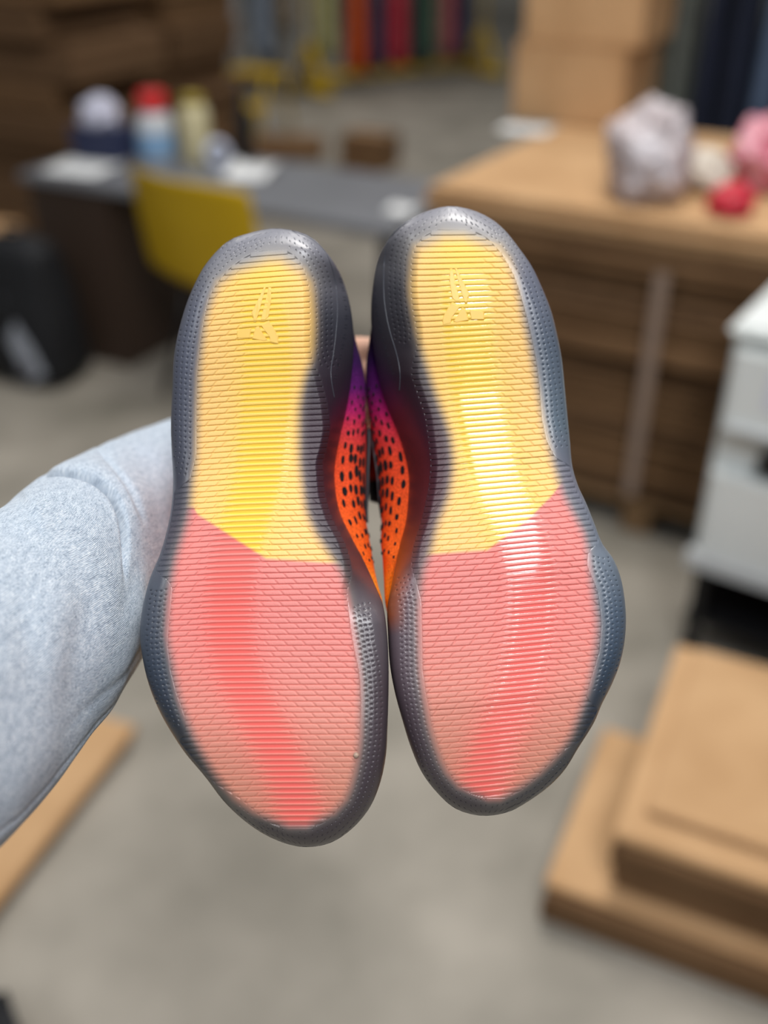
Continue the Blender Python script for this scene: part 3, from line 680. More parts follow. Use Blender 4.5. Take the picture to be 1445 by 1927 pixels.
# ------------------------------------------------------------------ the holding arm
def make_arm():
    pair = [((-430,1270),(-170,1790),.38),((-330,1165),(-110,1700),.41),((-160,1040),(20,1560),.455),((0,958),(140,1400),.50),((100,884),(222,1258),.55),((190,840),(262,1160),.60),((285,800),(330,1080),.645),((360,775),(400,1010),.675),((430,775),(450,940),.695)]
    U = np.array([p[0] for p in pair], float); Lw = np.array([p[1] for p in pair], float); dd = np.array([p[2] for p in pair])
    ns, nth = 560, 340
    t = np.linspace(0, len(pair)-1, ns)
    def ip(a):
        v = np.interp(t, np.arange(len(pair)), a); k = np.exp(-.5*(np.arange(-12, 13)/6.)**2); k /= k.sum()
        return np.convolve(np.pad(v, 12, 'reflect', reflect_type='odd'), k, 'valid')
    ux, uy, lx, ly, d = ip(U[:, 0]), ip(U[:, 1]), ip(Lw[:, 0]), ip(Lw[:, 1]), ip(dd)
    PU, PL = world(ux, uy, d), world(lx, ly, d)
    Cc = (PU+PL)/2; A = (PU-PL)/2; a = np.linalg.norm(A, axis=1); A = A/a[:, None]
    T = np.gradient(Cc, axis=0); T /= np.linalg.norm(T, axis=1)[:, None]
    Nn = np.cross(T, A); Nn /= np.linalg.norm(Nn, axis=1)[:, None]
    sg = np.sign(Nn@(-FWD)); Nn *= sg[:, None]          # towards the camera
    arc = np.concatenate([[0], np.cumsum(np.linalg.norm(np.diff(Cc, axis=0), axis=1))])
    th = np.linspace(0, 2*np.pi, nth, endpoint=False)      # 0 = upper edge, pi/2 = facing camera, pi = lower edge
    S_, TH = np.meshgrid(t, th, indexing='ij'); AR = np.repeat(arc[:, None], nth, 1)
    c_, s_ = np.cos(TH), np.sin(TH)
    r = np.ones_like(S_)
    # folds: lines drawn on the plain tube, cloth tucked under on one side and standing up on the other
    P0 = Cc[:, None, :]+A[:, None, :]*(a[:, None]*c_)[..., None]+Nn[:, None, :]*(np.minimum(a, .046)[:, None]*s_)[..., None]
    v0 = P0-CAM; fx_ = (IW/2+FPX*(v0@RT)/(v0@FWD)).ravel(); fy_ = (IH/2-FPX*(v0@UPV)/(v0@FWD)).ravel()
    frontm = sst(-.25, .15, s_)
    def fold(path, near, groove, lip, gw, lw, nw, fade0=.1, fade1=.35):
        q = np.array(path, float); q = np.stack([np.interp(np.linspace(0, len(q)-1, 26), np.arange(len(q)), q[:, k]) for k in (0, 1)], -1)
        kk = np.ones(5)/5; q = np.stack([np.convolve(np.pad(q[:, k], 2, 'edge'), kk, 'valid') for k in (0, 1)], -1)
        Aq, Bq = q[:-1], q[1:]; AB = Bq-Aq; L2 = (AB**2).sum(1); cum = np.concatenate([[0], np.cumsum(np.sqrt(L2))])
        dx = fx_[:, None]-Aq[None, :, 0]; dy = fy_[:, None]-Aq[None, :, 1]
        tt = np.clip((dx*AB[:, 0]+dy*AB[:, 1])/L2, 0, 1); ex, ey = dx-tt*AB[:, 0], dy-tt*AB[:, 1]
        d2 = ex*ex+ey*ey; b = d2.argmin(1); ar = np.arange(len(b)); dist = np.sqrt(d2[ar, b])
        sgn_ = np.sign(AB[b, 1]*dx[ar, b]-AB[b, 0]*dy[ar, b])          # + on the right hand of the walk in the picture
        al = (cum[b]+tt[ar, b]*np.sqrt(L2[b]))/cum[-1]
        wgt = sst(-.02, fade0, al)*(1-sst(1-fade1, 1.0, al))
        dd = dist*sgn_
        out = near*np.exp(-((dd+nw)/nw)**2)-groove*np.exp(-(dd/gw)**2)+lip*np.exp(-((dd-lw)/lw)**2)
        out = out*wgt*np.exp(-np.maximum(dist-160, 0)/30)
        return out.reshape(S_.shape)*frontm
    r += fold([(20,925),(60,902),(95,890),(150,897),(195,922),(222,962),(234,1005),(238,1060),(234,1130)], .055, .26, .045, 4.5, 26, 42, .04, .5)
    r += fold([(180,836),(205,872),(240,930),(262,975),(282,1010)], .02, .05, .025, 6, 24, 30)
    r += fold([(175,1090),(150,1170),(138,1240),(142,1300),(150,1350)], .03, .03, .03, 26, 40, 50, .4, .4)
    r += fold([(20,1090),(40,1150),(60,1240),(70,1350)], .025, .025, .025, 30, 50, 60, .4, .4)
    r += fold([(255,1030),(250,1080),(238,1140),(215,1200)], .02, .025, .02, 16, 26, 40, .4, .4)
    # softer drags and wrinkles
    r += .022*np.sin(6.5*S_+2.2*TH)*np.exp(-((TH-2.2)/1.0)**2)*sst(3.5, 4.5, S_)
    r += .018*np.sin(4.0*S_-3.0*TH+1.0)*np.exp(-((TH-1.6)/1.2)**2)
    x3 = TH-(2.25+.12*(S_-3)); r -= .016*np.exp(-(x3/.06)**2)*(1-sst(5.0, 5.6, S_))*sst(2.0, 3.0, S_)
    # seam near the lower edge
    xs = TH-(2.62-.16*np.clip(5-S_, 0, 4)*.3); r -= .012*np.exp(-(xs/.022)**2)*(1-sst(5.2, 5.7, S_)); r += .010*np.exp(-((xs-.08)/.07)**2)*(1-sst(5.2, 5.7, S_))
    # cuff gathers at the wrist end
    r += .02*np.sin(TH*26)*sst(7.2, 7.6, S_)
    nz = np.array([[noise.noise(Vector((S_[i, j]*1.6, math.cos(TH[i, j])*1.6, math.sin(TH[i, j])*1.6))) for j in range(nth)] for i in range(ns)])
    r += .03*nz
    bdep = np.minimum(a, .046)
    P = Cc[:, None, :]+A[:, None, :]*(a[:, None]*c_*r)[..., None]+Nn[:, None, :]*(bdep[:, None]*s_*r)[..., None]
    cloth = np.stack([AR, TH*.055, np.zeros_like(AR)], -1).reshape(-1, 3)
    return P, cloth, Cc, ns, nth
P, cloth, Cc, ns, nth = make_arm()
# hand and forearm, one skin surface
def cpt(x, y, d): return Vector(world(x, y, np.array(d)))
skin = mat('skin', (206, 158, 134), .5, (214, 168, 144), 120, bump=.08, bscale=400, spec=.4)
bm = bmesh.new()
def chain(pts, rad, n=5):
    pp = [cpt(*q) for q in pts]; out = []; rr = []
    for i in range(len(pp)-1):
        for k in range(n):
            t = k/n; out.append(pp[i].lerp(pp[i+1], t)); rr.append(rad[i]*(1-t)+rad[i+1]*t)
    out.append(pp[-1]); rr.append(rad[-1])
    # round the tip
    dirv = (out[-1]-out[-2]).normalized(); out.append(out[-1]+dirv*rr[-1]*.6); rr.append(rr[-1]*.75); out.append(out[-2]+dirv*rr[-2]*.95); rr.append(rr[-2]*.3)
    tube(bm, out, rr, 12)
arm_pts = [Vector(Cc[int(i)]) for i in np.linspace(30, ns-4, 10)]
tube(bm, arm_pts+[cpt(500, 800, .70)], [.036, .036, .036, .035, .033, .031, .029, .027, .026, .026, .026], 14)
for dy in (-38, -14, 12, 36):        # palm
    chain([(480, 815+dy*.5, .70), (560, 745+dy, .690), (612, 712+dy*1.15, .675)], [.017, .015, .0115])
chain([(610, 668, .675), (640, 662, .655), (680, 660, .642), (722, 662, .640), (745, 668, .652)], [.0105, .0098, .0092, .0085, .0078])
chain([(614, 702, .675), (645, 703, .655), (690, 704, .640), (738, 706, .638), (765, 712, .652)], [.0108, .0100, .0094, .0086, .0078])
chain([(612, 736, .675), (642, 742, .658), (684, 746, .645), (728, 748, .643), (752, 752, .655)], [.0104, .0096, .0090, .0083, .0075])
chain([(604, 766, .677), (630, 776, .662), (664, 782, .652), (698, 784, .650), (718, 786, .660)], [.0094, .0086, .0080, .0074, .0067])
chain([(520, 770, .690), (545, 700, .672), (575, 650, .655), (610, 628, .648)], [.014, .0120, .0105, .0090])
bmesh.ops.recalc_face_normals(bm, faces=bm.faces)
person = bm_obj('person', bm, skin, None, True)
tag(person, "person's outstretched arm in a heather grey sweatshirt sleeve, hand gripping the sneakers from behind", 'person')
rm_ = person.modifiers.new('skin_surface', 'REMESH'); rm_.mode = 'VOXEL'; rm_.voxel_size = .0022; rm_.use_smooth_shade = True
sm_ = person.modifiers.new('relax', 'SMOOTH'); sm_.iterations = 6; sm_.factor = .5
F = grid_faces(ns, nth, True)
V = P.reshape(-1, 3)
f = F[len(F)//2]; nn = np.cross(V[f[1]]-V[f[0]], V[f[3]]-V[f[0]])
if np.dot(nn, V[f].mean(0)-Cc[ns//2]) < 0: F = F[:, ::-1]
sl_ = link('sweatshirt_sleeve', np_mesh('sweatshirt_sleeve', V, F, None, {'cloth': cloth}), heather_mat(), person, True)
sl_['label'] = 'heather grey jersey sleeve with a bunched fold'

# ------------------------------------------------------------------ cardboard
def ang(v): return math.atan2(v[1], v[0])
ORD = ['lowest', 'second lowest', 'third', 'fourth', 'fifth', 'sixth', 'seventh', 'eighth', 'ninth', 'tenth', 'eleventh', 'twelfth', 'thirteenth']
def bundle(c, s, rz, label, group=None, sheets=3, m=CARD, seed=0, name='flattened_carton'):
    """a folded-flat carton: sheets of board with visible gaps, base at c"""
    r = random.Random(seed); root = empty(name, c, label, 'cardboard', group, rz)
    h = s[2]/sheets
    for i in range(sheets):
        bm = bmesh.new(); jx, jy = r.uniform(-.012, .012), r.uniform(-.012, .012)
        add_box(bm, (jx, jy, h*(i+.5)), (s[0]*r.uniform(.985, 1), s[1]*r.uniform(.985, 1), h*.86), None, min(.004, h*.3))
        o = bm_obj('cardboard_sheet', bm, m, root)
        if i < sheets-1:
            bm = bmesh.new(); add_box(bm, (jx, jy, h*(i+1)), (s[0]*.975, s[1]*.975, h*.2), None, 0); bm_obj('inner_flap', bm, CARD3, root)
    return root
def carton(c, s, rz, label, group=None, m=CARD, tape=True, name='cardboard_box'):
    root = empty(name, c, label, 'box', group, rz)
    bm = bmesh.new(); add_box(bm, (0, 0, (s[2]-.004)/2), (s[0], s[1], s[2]-.004), None, .004); bm_obj('box_body', bm, m, root)
    for k in (-1, 1):
        bm = bmesh.new(); add_box(bm, (0, k*s[1]*.2515, s[2]-.002), (s[0]*.995, s[1]*.488, .004), None, .001); bm_obj('flap', bm, m, root)
    if tape:
        bm = bmesh.new(); add_box(bm, (0, 0, s[2]+.0004), (s[0]*.9, .05, .0008), None, 0); bm_obj('tape', bm, mat('tape_tan', (190, 156, 116), .3), root)
    return root

# right: tall pile of flattened cartons
RA = math.radians(-30); rx = np.array([math.cos(RA), math.sin(RA), 0]); ry = np.array([-math.sin(RA), math.cos(RA), 0])
corner = np.array([.115, 2.71, 0]); PW, PD = 1.35, 1.02
pal = empty('pallet', corner+rx*PW/2+ry*PD/2, 'low wooden pallet under the tall pile of flattened cartons', 'pallet', None, RA)
WOOD = mat('pallet_wood', (120, 92, 62), .8, (142, 112, 78), 12, stretch=(1, 8, 8))
for k in range(5):
    bm = bmesh.new(); add_box(bm, (0, -PD*.46+k*PD*.23, .10), (PW, .10, .02), None, .002); bm_obj('deck_board', bm, WOOD, pal)
for k in (-1, 0, 1):
    bm = bmesh.new(); add_box(bm, (k*PW*.46, 0, .045), (.08, PD, .09), None, .003); bm_obj('skid', bm, WOOD, pal)
z = .112; i = 0
hs = [.05, .04, .075, .05, .06, .045, .08, .05, .055, .06, .05, .075, .073]
for h in hs:
    r = random.Random(i+30)
    dx, dy = r.uniform(-.02, .02), r.uniform(-.025, .02)
    topm = (i == len(hs)-1)
    if topm: dx, dy = 0, -.015
    bundle(corner+rx*(PW/2+dx)+ry*(PD/2+dy)+np.array([0, 0, z]), (PW, PD, h-.001), RA+r.uniform(-.012, .012),
           'topmost flattened carton of the tall pile, carrying boxes and plastic bags' if topm else ORD[i]+' flattened brown carton up from the pallet in the tall pile',
           None if topm else 'flattened cartons of the tall pile', 2 if h < .06 else 3, CARD if topm else (CARD2 if i % 3 else CARD3), seed=i)  # cartons below the top one get the shade-darkened board colours
    z += h; i += 1
ztop = z
# strap of clear tape down the face of the pile
p0 = corner+rx*.66-ry*.045
st_ = box('packing_tape', p0+np.array([0, 0, .45]), (.035, .002, .62), mat('clear_tape', (140, 120, 106), .3), None, 0, RA)
tag(st_, 'pale strip of packing tape hanging down the face of the tall pile', 'tape')
# two boxes on it
p = at_z(1085, 238, ztop); q = np.array([p[0], p[1], ztop+.001])+ry*.17
q = q-rx*.045
carton(q, (.375, .34, .235), RA-.02, 'lower of two plain cardboard boxes stacked on the flattened cartons', 'boxes on the tall pile')
carton(q+np.array([.012, .02, .237])+rx*.02, (.385, .35, .27), RA+.015, 'upper of two plain cardboard boxes stacked on the flattened cartons', 'boxes on the tall pile')
# paper slip
p = at_z(990, 243, ztop+.002); o = box('paper_slip', p, (.16, .11, .003), PAPER, None, .001, RA+.1); tag(o, 'white paper slip lying beside the two stacked boxes', 'paper')
# crumpled bags
def crumple(name, c, s, m, label, cat, seed, group=None):
    bm = bmesh.new(); bmesh.ops.create_icosphere(bm, subdivisions=5, radius=1.0)
    for v in bm.verts:
        n = v.co.normalized(); q = n*1.7+Vector((seed*3.1, seed, 0))
        k = 1+.30*noise.noise(q)+.16*(1-2*abs(noise.noise(q*2.3)))+.09*(1-2*abs(noise.noise(q*5)))
        p = n*k; v.co = Vector((p.x*s[0], p.y*s[1], max(p.z, -.8)*s[2]+s[2]*.8))
    o = bm_obj(name, bm, m, None, True); o.location = Vector(c); return tag(o, label, cat, group)
SILV = mat('clear_polybag', (168, 152, 152), .25, (214, 208, 212), 14, 5, spec=.6)
PINK = mat('pink_polybag', (196, 66, 96), .3, (226, 176, 186), 11, 4, spec=.6)
RED = mat('red_polybag', (186, 22, 40), .3, (214, 60, 84), 12)
CREAM = mat('cream_cloth', (200, 190, 176), .8, (222, 214, 204), 9)
def onpile(x, y, s, *a):
    p = at_z(x, y, ztop+.0); crumple(a[0], (p[0], p[1], ztop+.002), s, *a[1:])
onpile(1210, 372, (.088, .085, .115), 'polybag', SILV, 'crumpled greyish clear plastic bag on the tall pile', 'bag', 1)
onpile(1320, 356, (.055, .06, .05), 'folded_cloth', CREAM, 'cream cloth lying between the clear and pink bags', 'cloth', 2)
onpile(1440, 352, (.082, .09, .085), 'polybag', PINK, 'pink patterned plastic bag on the edge of the tall pile', 'bag', 3)
onpile(1372, 404, (.045, .04, .035), 'polybag', RED, 'small bright red packet beside the pink bag', 'packet', 5)

# white drawer unit on a black stand
WA = math.radians(-34); wx = np.array([math.cos(WA), math.sin(WA), 0]); wy = np.array([-math.sin(WA), math.cos(WA), 0])
wc = np.array([.675, 1.84, 0]); WWd, WDp, wz0, wz1 = .50, .34, .27, .80
root = empty('drawer_unit', wc+wx*WWd/2+wy*WDp/2, 'white plastic drawer unit on a black stand beside the tall cardboard pile', 'drawers', None, WA)
def part(nm, c, s, m, par=root, bev=.006):
    bm = bmesh.new(); add_box(bm, c, s, None, bev); return bm_obj(nm, bm, m, par)
hh = wz1-wz0
part('unit_body', (0, .012, wz0+hh/2), (WWd, WDp-.024, hh), WHITE)
part('unit_top', (0, 0, wz1+.012), (WWd+.02, WDp+.01, .024), WHITE, bev=.01)
f1 = part('drawer', (0, -WDp/2+.0, wz0+hh*.80), (WWd-.03, .03, hh*.34), WHITE)
f2 = part('drawer', (0, -WDp/2+.0, wz0+hh*.25), (WWd-.03, .03, hh*.42), WHITE)
part('finger_recess', (.02, -WDp/2-.006, wz0+hh*.545), (WWd-.16, .02, hh*.10), BLACKP, root)
part('pull', (0, -WDp/2-.02, wz0+hh*.665), (WWd-.05, .025, .012), mat('grey_pull', (186, 188, 188), .4), f1, .004)
part('bottom_lip', (0, -WDp/2-.004, wz0+.02), (WWd+.01, .04, .04), mat('grey_pull', (186, 188, 188)), root)
for sx in (-1, 1):
    for sy in (-1, 1): part('leg', (sx*(WWd/2-.03), sy*(WDp/2-.03), wz0/2), (.03, .03, wz0), BLACKP, root, .003)
part('stand_shelf', (0, 0, .12), (WWd-.02, WDp-.02, .02), BLACKP, root, .003)
part('stand_frame', (0, 0, wz0-.012), (WWd, WDp-.03, .022), BLACKP, root, .003)
# label sheet on the upper drawer
part('label_sheet', (-.06, -WDp/2-.0165, wz0+hh*.84), (.2, .002, .08), mat('label_pale', (206, 208, 222), .5), f1, 0)

# bottom right: low pile of flattened cartons
QA = math.radians(-27); qx = np.array([math.cos(QA), math.sin(QA), 0]); qy = np.array([-math.sin(QA), math.cos(QA), 0])
c0_ = at_z(1022, 1670, .10); c1_ = at_z(1150, 1566, .25); c2_ = at_z(1445, 1694, .25); c3_ = at_z(1214, 1198, .25)
QA = ang(c2_-c1_)*.5+(ang(c3_-c1_)-math.pi/2)*.5
qx = np.array([math.cos(QA), math.sin(QA), 0]); qy = np.array([-math.sin(QA), math.cos(QA), 0])
LD = float((c3_-c1_)@qy)
cB = np.array([c1_[0], c1_[1], 0]); cA = np.array([c0_[0], c0_[1], 0])
def low(cn, wid, dep_, z0, h, lab, m, seed, sh=2, grp=None, da=0):
    return bundle(cn+qx*wid/2+qy*dep_/2+np.array([0, 0, z0]), (wid, dep_, h), QA+da, lab, grp, sh, m, seed)
low(cA+qx*.004, .80, LD*.80, 0, .085, 'shade-darkened flattened carton lying on the floor at the bottom of the low pile', CARD2, 1)  # shade on the front of the low pile is put into the colour
low(cA, .80, LD*.80, .086, .014, 'light brown cardboard sheet sticking out from under the upper part of the low pile', CARD, 8, 1)
zz = .101
for i_, (h_, lab_, m_) in enumerate(((.065, 'shade-darkened flattened carton of the low pile, resting on the sheet that sticks out', CARD2), (.06, 'shade-darkened flattened carton under the two light top sheets of the low pile', CARD2))):  # both boards coloured darker for the shaded front
    low(cB+qx*.006*i_+qy*.004, .66, LD, zz, h_, lab_, m_, 2+i_); zz += h_+.001
low(cB-qy*.004, .68, LD*1.01, zz, .022, 'light brown flattened carton under the top sheet of the low pile', CARD, 5, 1); zz += .023
low(cB+qx*.035+qy*.045, .62, LD*.88, zz, .016, 'topmost light brown cardboard sheet of the low pile', CARD, 6, 1, None, -.01)
# loose sheet leaning up behind
# bottom left: carton under the sleeve
e0, e1 = at_z(0, 1690, .05), at_z(258, 1362, .05); dv = (e1-e0); ln = np.linalg.norm(dv); dv /= ln; nv = np.array([-dv[1], dv[0], 0])
e0 = e0-dv*.35; ln += .35
bundle((e0+e1)/2*np.array([1, 1, 0])+nv*.27, (ln, .5, .024), ang(dv), 'shade-darkened flattened carton on the floor below the sleeve, underneath a lighter one', None, 1, CARD2, 9)  # darker board colour stands in for the shaded side under the top carton
bundle((e0+e1)/2*np.array([1, 1, 0])+nv*.25+np.array([0, 0, .0245]), (ln, .5, .026), ang(dv), 'light brown carton lying flat on the floor below the grey sleeve', None, 1, CARD, 10)
pform = at_z(-95, 1955, .10)
form = empty('black_form', (pform[0], pform[1]-.02, 0), 'black soft tote standing on the floor by the flat carton below the sleeve', 'bag', None, .5)  # soft black form with two loops, base on the floor
bm = bmesh.new(); add_box(bm, (0, 0, .08), (.20, .14, .16), None, .03)
bmesh.ops.subdivide_edges(bm, edges=bm.edges[:], cuts=2, use_grid_fill=True)
for v in bm.verts: v.co += Vector(noise.noise_vector(v.co*12))*.010*(v.co.z > .01)
bm_obj('bag_body', bm, BLACK, form, True)
for k in (-1, 1):
    bm = bmesh.new(); tube(bm, [(-.05, k*.05, .15), (-.045, k*.06, .20), (0, k*.065, .225), (.045, k*.06, .20), (.05, k*.05, .15)], .006); bm_obj('handle', bm, BLACK, form, True)

# left: stacks of flattened cartons against the wall
def stack(c, wid, dep_, rz, heights, labs, grp, seed):
    z = 0
    for i, h in enumerate(heights):
        r = random.Random(seed*50+i)
        bundle((c[0]+r.uniform(-.05, .05), c[1]+r.uniform(-.04, .04), z+.0005*i), (wid*r.uniform(.93, 1.02), dep_, h), rz+r.uniform(-.04, .04), ('topmost' if i == len(heights)-1 else ORD[i])+' '+labs, grp, 3, (CARD2, CARD3, CARD3)[r.randrange(3)], seed*9+i)  # only darkened boards here: shade of the left side put into the colour
        z += h
stack((-1.52, 4.88), .80, .6, BA, [.15, .12, .16, .13, .15, .12, .16, .14, .15, .13, .15], 'bundle of flattened cartons in the stack behind the yellow chair', 'cartons behind the yellow chair', 1)
stack((-2.38, 5.36), .82, .6, BA, [.15, .13, .16, .12, .17, .14, .14, .16, .14, .15, .14], 'bundle of flattened cartons in the stack beside the black backpack', 'cartons beside the backpack', 2)
stack((-1.30, 6.15), .75, .6, BA, [.15, .14, .16, .13, .15, .17, .14, .15, .16, .13, .15], 'bundle of flattened cartons in the tall stack near the clothes rail', 'cartons near the clothes rail', 3)
stack((-2.2, 6.7), .78, .6, BA, [.16, .15, .17, .14, .16, .15, .17, .14, .16, .15, .17], 'bundle of flattened cartons in the tall stack by the wall', 'cartons by the wall', 4)

# black backpack
pb = at_z(52, 742, 0)
root = empty('backpack', (pb[0]+.0, pb[1]+.16, 0), 'black backpack with grey reflective stripe standing on the floor', 'backpack', None, -.35)
bm = bmesh.new(); bmesh.ops.create_cube(bm, size=1); bmesh.ops.subdivide_edges(bm, edges=bm.edges[:], cuts=10, use_grid_fill=True)
for v in bm.verts:
    p = v.co*2; k = max(abs(p.x), abs(p.y), abs(p.z)); n = p.normalized(); q = p.lerp(n*1.15, .45)
    tz = (q.z+1)/2; v.co = Vector((q.x*.19*(1-.25*tz), q.y*.13*(1-.35*tz), tz*.52)); v.co += Vector(noise.noise_vector(v.co*9))*.012
    v.co.z = max(v.co.z, 0.0)
bm_obj('bag_body', bm, BLACK, root, True)
bm = bmesh.new(); pts = [(-.10+.2*t, -.128+.05*t*0+.055*(1-t)*.9, .42-.36*t) for t in np.linspace(0, 1, 10)]
for i in range(9):
    a, b = Vector(pts[i]), Vector(pts[i+1]); d = (b-a).normalized(); s_ = Vector((d.z, 0, -d.x))*.036
    f = [bm.verts.new(a+s_), bm.verts.new(a-s_), bm.verts.new(b-s_), bm.verts.new(b+s_)]; bm.faces.new(f)
bmesh.ops.remove_doubles(bm, verts=bm.verts, dist=.0005)
o = bm_obj('reflective_stripe', bm, mat('reflective_grey', (150, 154, 162), .35), root); o.modifiers.new('t', 'SOLIDIFY').thickness = .012
lathe('round_patch', [(0, .004), (.034, .004), (.036, 0), (0, -.01)], mat('patch_grey', (92, 92, 98), .5), root)
rp = bpy.data.objects[[o.name for o in root.children if o.name.startswith('round_patch')][0]]; rp.location = (.055, -.135, .09); rp.rotation_euler = (math.pi/2, 0, 0)
bm = bmesh.new(); tube(bm, [(-.04, .0, .50), (-.03, .0, .55), (.03, .0, .55), (.04, .0, .50)], .01); bm_obj('carry_loop', bm, BLACK, root, True)
pc = at_z(20, 545, .30)
o = carton((pc[0]-.30, pc[1]+.45, 0), (.34, .26, .40), -.4, 'small tan box behind the black backpack')

# ------------------------------------------------------------------ table and chair
TZ = .68
tfr = np.array([.03, 2.95, 0]); TL, TD = 1.5, .58
tc_ = tfr-EX*TL/2+EY*TD/2
tab = empty('work_table', tc_, 'grey topped work table behind the yellow chair', 'table', None, BA)
def tp_(nm, c, s, m, bev=.004):
    bm = bmesh.new(); add_box(bm, c, s, None, bev); return bm_obj(nm, bm, m, tab)
tp_('table_top', (0, 0, TZ-.015), (TL, TD, .03), mat('grey_laminate', (108, 109, 113), .3, (116, 117, 121), 5))
for sy in (-1, 1): tp_('leg', (TL/2-.05, sy*(TD/2-.05), (TZ-.03)/2), (.04, .04, TZ-.03), mat('dark_steel', (52, 52, 56), .4))
tp_('shade_panel', (-TL/2+.2, 0, (TZ-.03)/2), (.36, TD-.04, TZ-.03), mat('shade_brown', (62, 47, 37), .6))  # dark block added in place of legs, standing in for shade under the table
tp_('apron', (0, TD/2-.06, TZ-.07), (TL-.14, .02, .08), mat('dark_steel', (52, 52, 56)))
def ont(x, y, dz=0):
    p = at_z(x, y, TZ); return (p[0], p[1], TZ+.0005+dz)
def bottle(nm, x, y, prof, m, label, cat, cap=None, capm=None, band=None, bandm=None):
    p = ont(x, y); r_ = empty(nm, p, label, cat); lathe('bottle_body', prof, m, r_)
    if cap: lathe('cap', cap, capm, r_)
    if band: lathe('label_band', band, bandm, r_)
    return r_
def cyl(r, h, z=0, b=.006): return [(0, z), (r-b, z), (r, z+b), (r, z+h-b), (r-b, z+h), (0, z+h)]
bottle('spray_bottle', 298, 300, [(0, 0), (.058, 0), (.066, .01), (.066, .13), (.05, .165), (.03, .18), (0, .18)], mat('milky_plastic', (196, 200, 204), .35), 'white bottle with blue label and red cap on the grey table', 'bottle',
       cyl(.05, .07, .165), mat('red_cap', (202, 34, 36), .4), [(.0675, .02), (.0675, .10)], mat('blue_label', (130, 168, 205), .4))
bottle('beige_jar', 372, 305, [(0, 0), (.05, 0), (.054, .01), (.054, .17), (.04, .20), (0, .20)], mat('cream_jar', (196, 186, 148), .5), 'tall cream coloured jar beside the red capped bottle', 'jar', cyl(.04, .03, .2), mat('olive_lid', (150, 130, 30), .5))
bottle('black_bottle', 462, 300, [(0, 0), (.03, 0), (.034, .008), (.034, .15), (.014, .19), (.014, .23), (0, .23)], BLACKP, 'slim black bottle beside the white tape roll', 'bottle', cyl(.017, .03, .22), BLACKP)
# tape roll standing on edge
p = ont(418, 292); o = lathe('tape_roll', [(.024, -.02), (.045, -.02), (.045, .02), (.024, .02), (.024, -.02)], mat('white_roll', (196, 204, 224), .5), None, seg=32)
o.location = (p[0]+.01, p[1]-.17, TZ+.046); o.rotation_euler = (math.pi/2, 0, .25); tag(o, 'white roll of tape standing on edge before the cream jar', 'tape roll')
# navy box with a white bundle on it
p = ont(200, 296); r_ = empty('navy_box', (p[0], p[1], TZ+.0005), 'navy blue shoebox lying on the table left of the red capped bottle'.replace(' left of', ' next to'), 'box', None, BA)
bm = bmesh.new(); add_box(bm, (0, 0, .045), (.2, .14, .09), None, .006); bm_obj('box_body', bm, mat('navy_card', (48, 54, 82), .6), r_)
bm = bmesh.new(); add_box(bm, (0, 0, .098), (.206, .146, .024), None, .005); bm_obj('lid', bm, mat('navy_card', (48, 54, 82)), r_)
crumple('cloth_bundle', (p[0]+.0, p[1], TZ+.112), (.062, .055, .05), mat('white_cloth', (196, 196, 214), .8, (214, 214, 228), 20), 'white cloth bundle on top of the navy box', 'cloth', 8)
def curled_paper(x, y, s, rz, label, lift=.012):
    p = ont(x, y); n = 10; V = []
    for i in range(n):
        for j in range(n):
            u_, v_ = i/(n-1)-.5, j/(n-1)-.5
            V.append((u_*s[0], v_*s[1], .001+lift*(abs(u_*2)**3*(.4+v_)+.25*max(0, math.sin(u_*5+v_*3)))))
    o = link('paper_sheet', np_mesh('paper_sheet', np.array(V), grid_faces(n, n)), PAPER, None, True); o.location = p; o.rotation_euler = (0, 0, rz)
    o.modifiers.new('t', 'SOLIDIFY').thickness = .0012
    return tag(o, label, 'paper')
curled_paper(155, 318, (.24, .18), BA+.1, 'white sheet of paper at the end of the table by the navy box')
curled_paper(472, 326, (.16, .19), BA+.3, 'curled white paper on the grey table top near the black bottle', .03)
p = ont(765, 396); curled_paper(757, 396, (.09, .08), BA, 'small white slip at the table corner by the tall carton pile', .01)

# yellow shell chair seen from behind
ca, cb = at_z(206, 308, .80), at_z(446, 362, .80); ax = (cb-ca); cw = np.linalg.norm(ax); ax /= cw; ca_ = ang(ax)
cc = (ca+cb)/2
chair = empty('shell_chair', (cc[0], cc[1], 0), 'yellow plastic chair with black legs pushed up to the work table', 'chair', None, ca_)
n1, n2 = 22, 22; V = []
for i in range(n1):
    v_ = i/(n1-1)
    for j in range(n2):
        u_ = j/(n2-1)*2-1
        if v_ < .55:      # backrest, from the top down
            t = v_/.55; z_ = .80-.36*t; y0_ = .0+.07*t; wd = cw/2*(.94+.08*t-.05*t*t)
            V.append((u_*wd, y0_+.07*u_*u_*(1-.3*t), z_-.015*u_**4*(1-t)))
        else:
            t = (v_-.55)/.45; z_ = .44-.02*math.sin(t*math.pi)-.02*t; V.append((u_*cw/2*(.97-.04*t), .07+.40*t+.05*u_*u_*(1-t), z_+.03*u_*u_*(1-t)))
o = link('seat_shell', np_mesh('seat_shell', np.array(V), grid_faces(n1, n2)), YELLOW, chair, True)
o.modifiers.new('t', 'SOLIDIFY').thickness = .012; o.modifiers.new('s', 'SUBSURF').render_levels = 1
for sx in (-1, 1):
    for sy in (0, 1):
        bm = bmesh.new(); tube(bm, [(sx*.13, .14+.2*sy, .42), (sx*.17, .10+.28*sy, .2), (sx*.21, .04+.40*sy, .011)], .011, 8); bm_obj('leg', bm, BLACKP, chair, True)
bm = bmesh.new(); tube(bm, [(-.14, .24, .405), (.14, .24, .405)], .010, 8); tube(bm, [(0, .13, .405), (0, .36, .405)], .010, 8); bm_obj('seat_bracket', bm, BLACKP, chair, True)

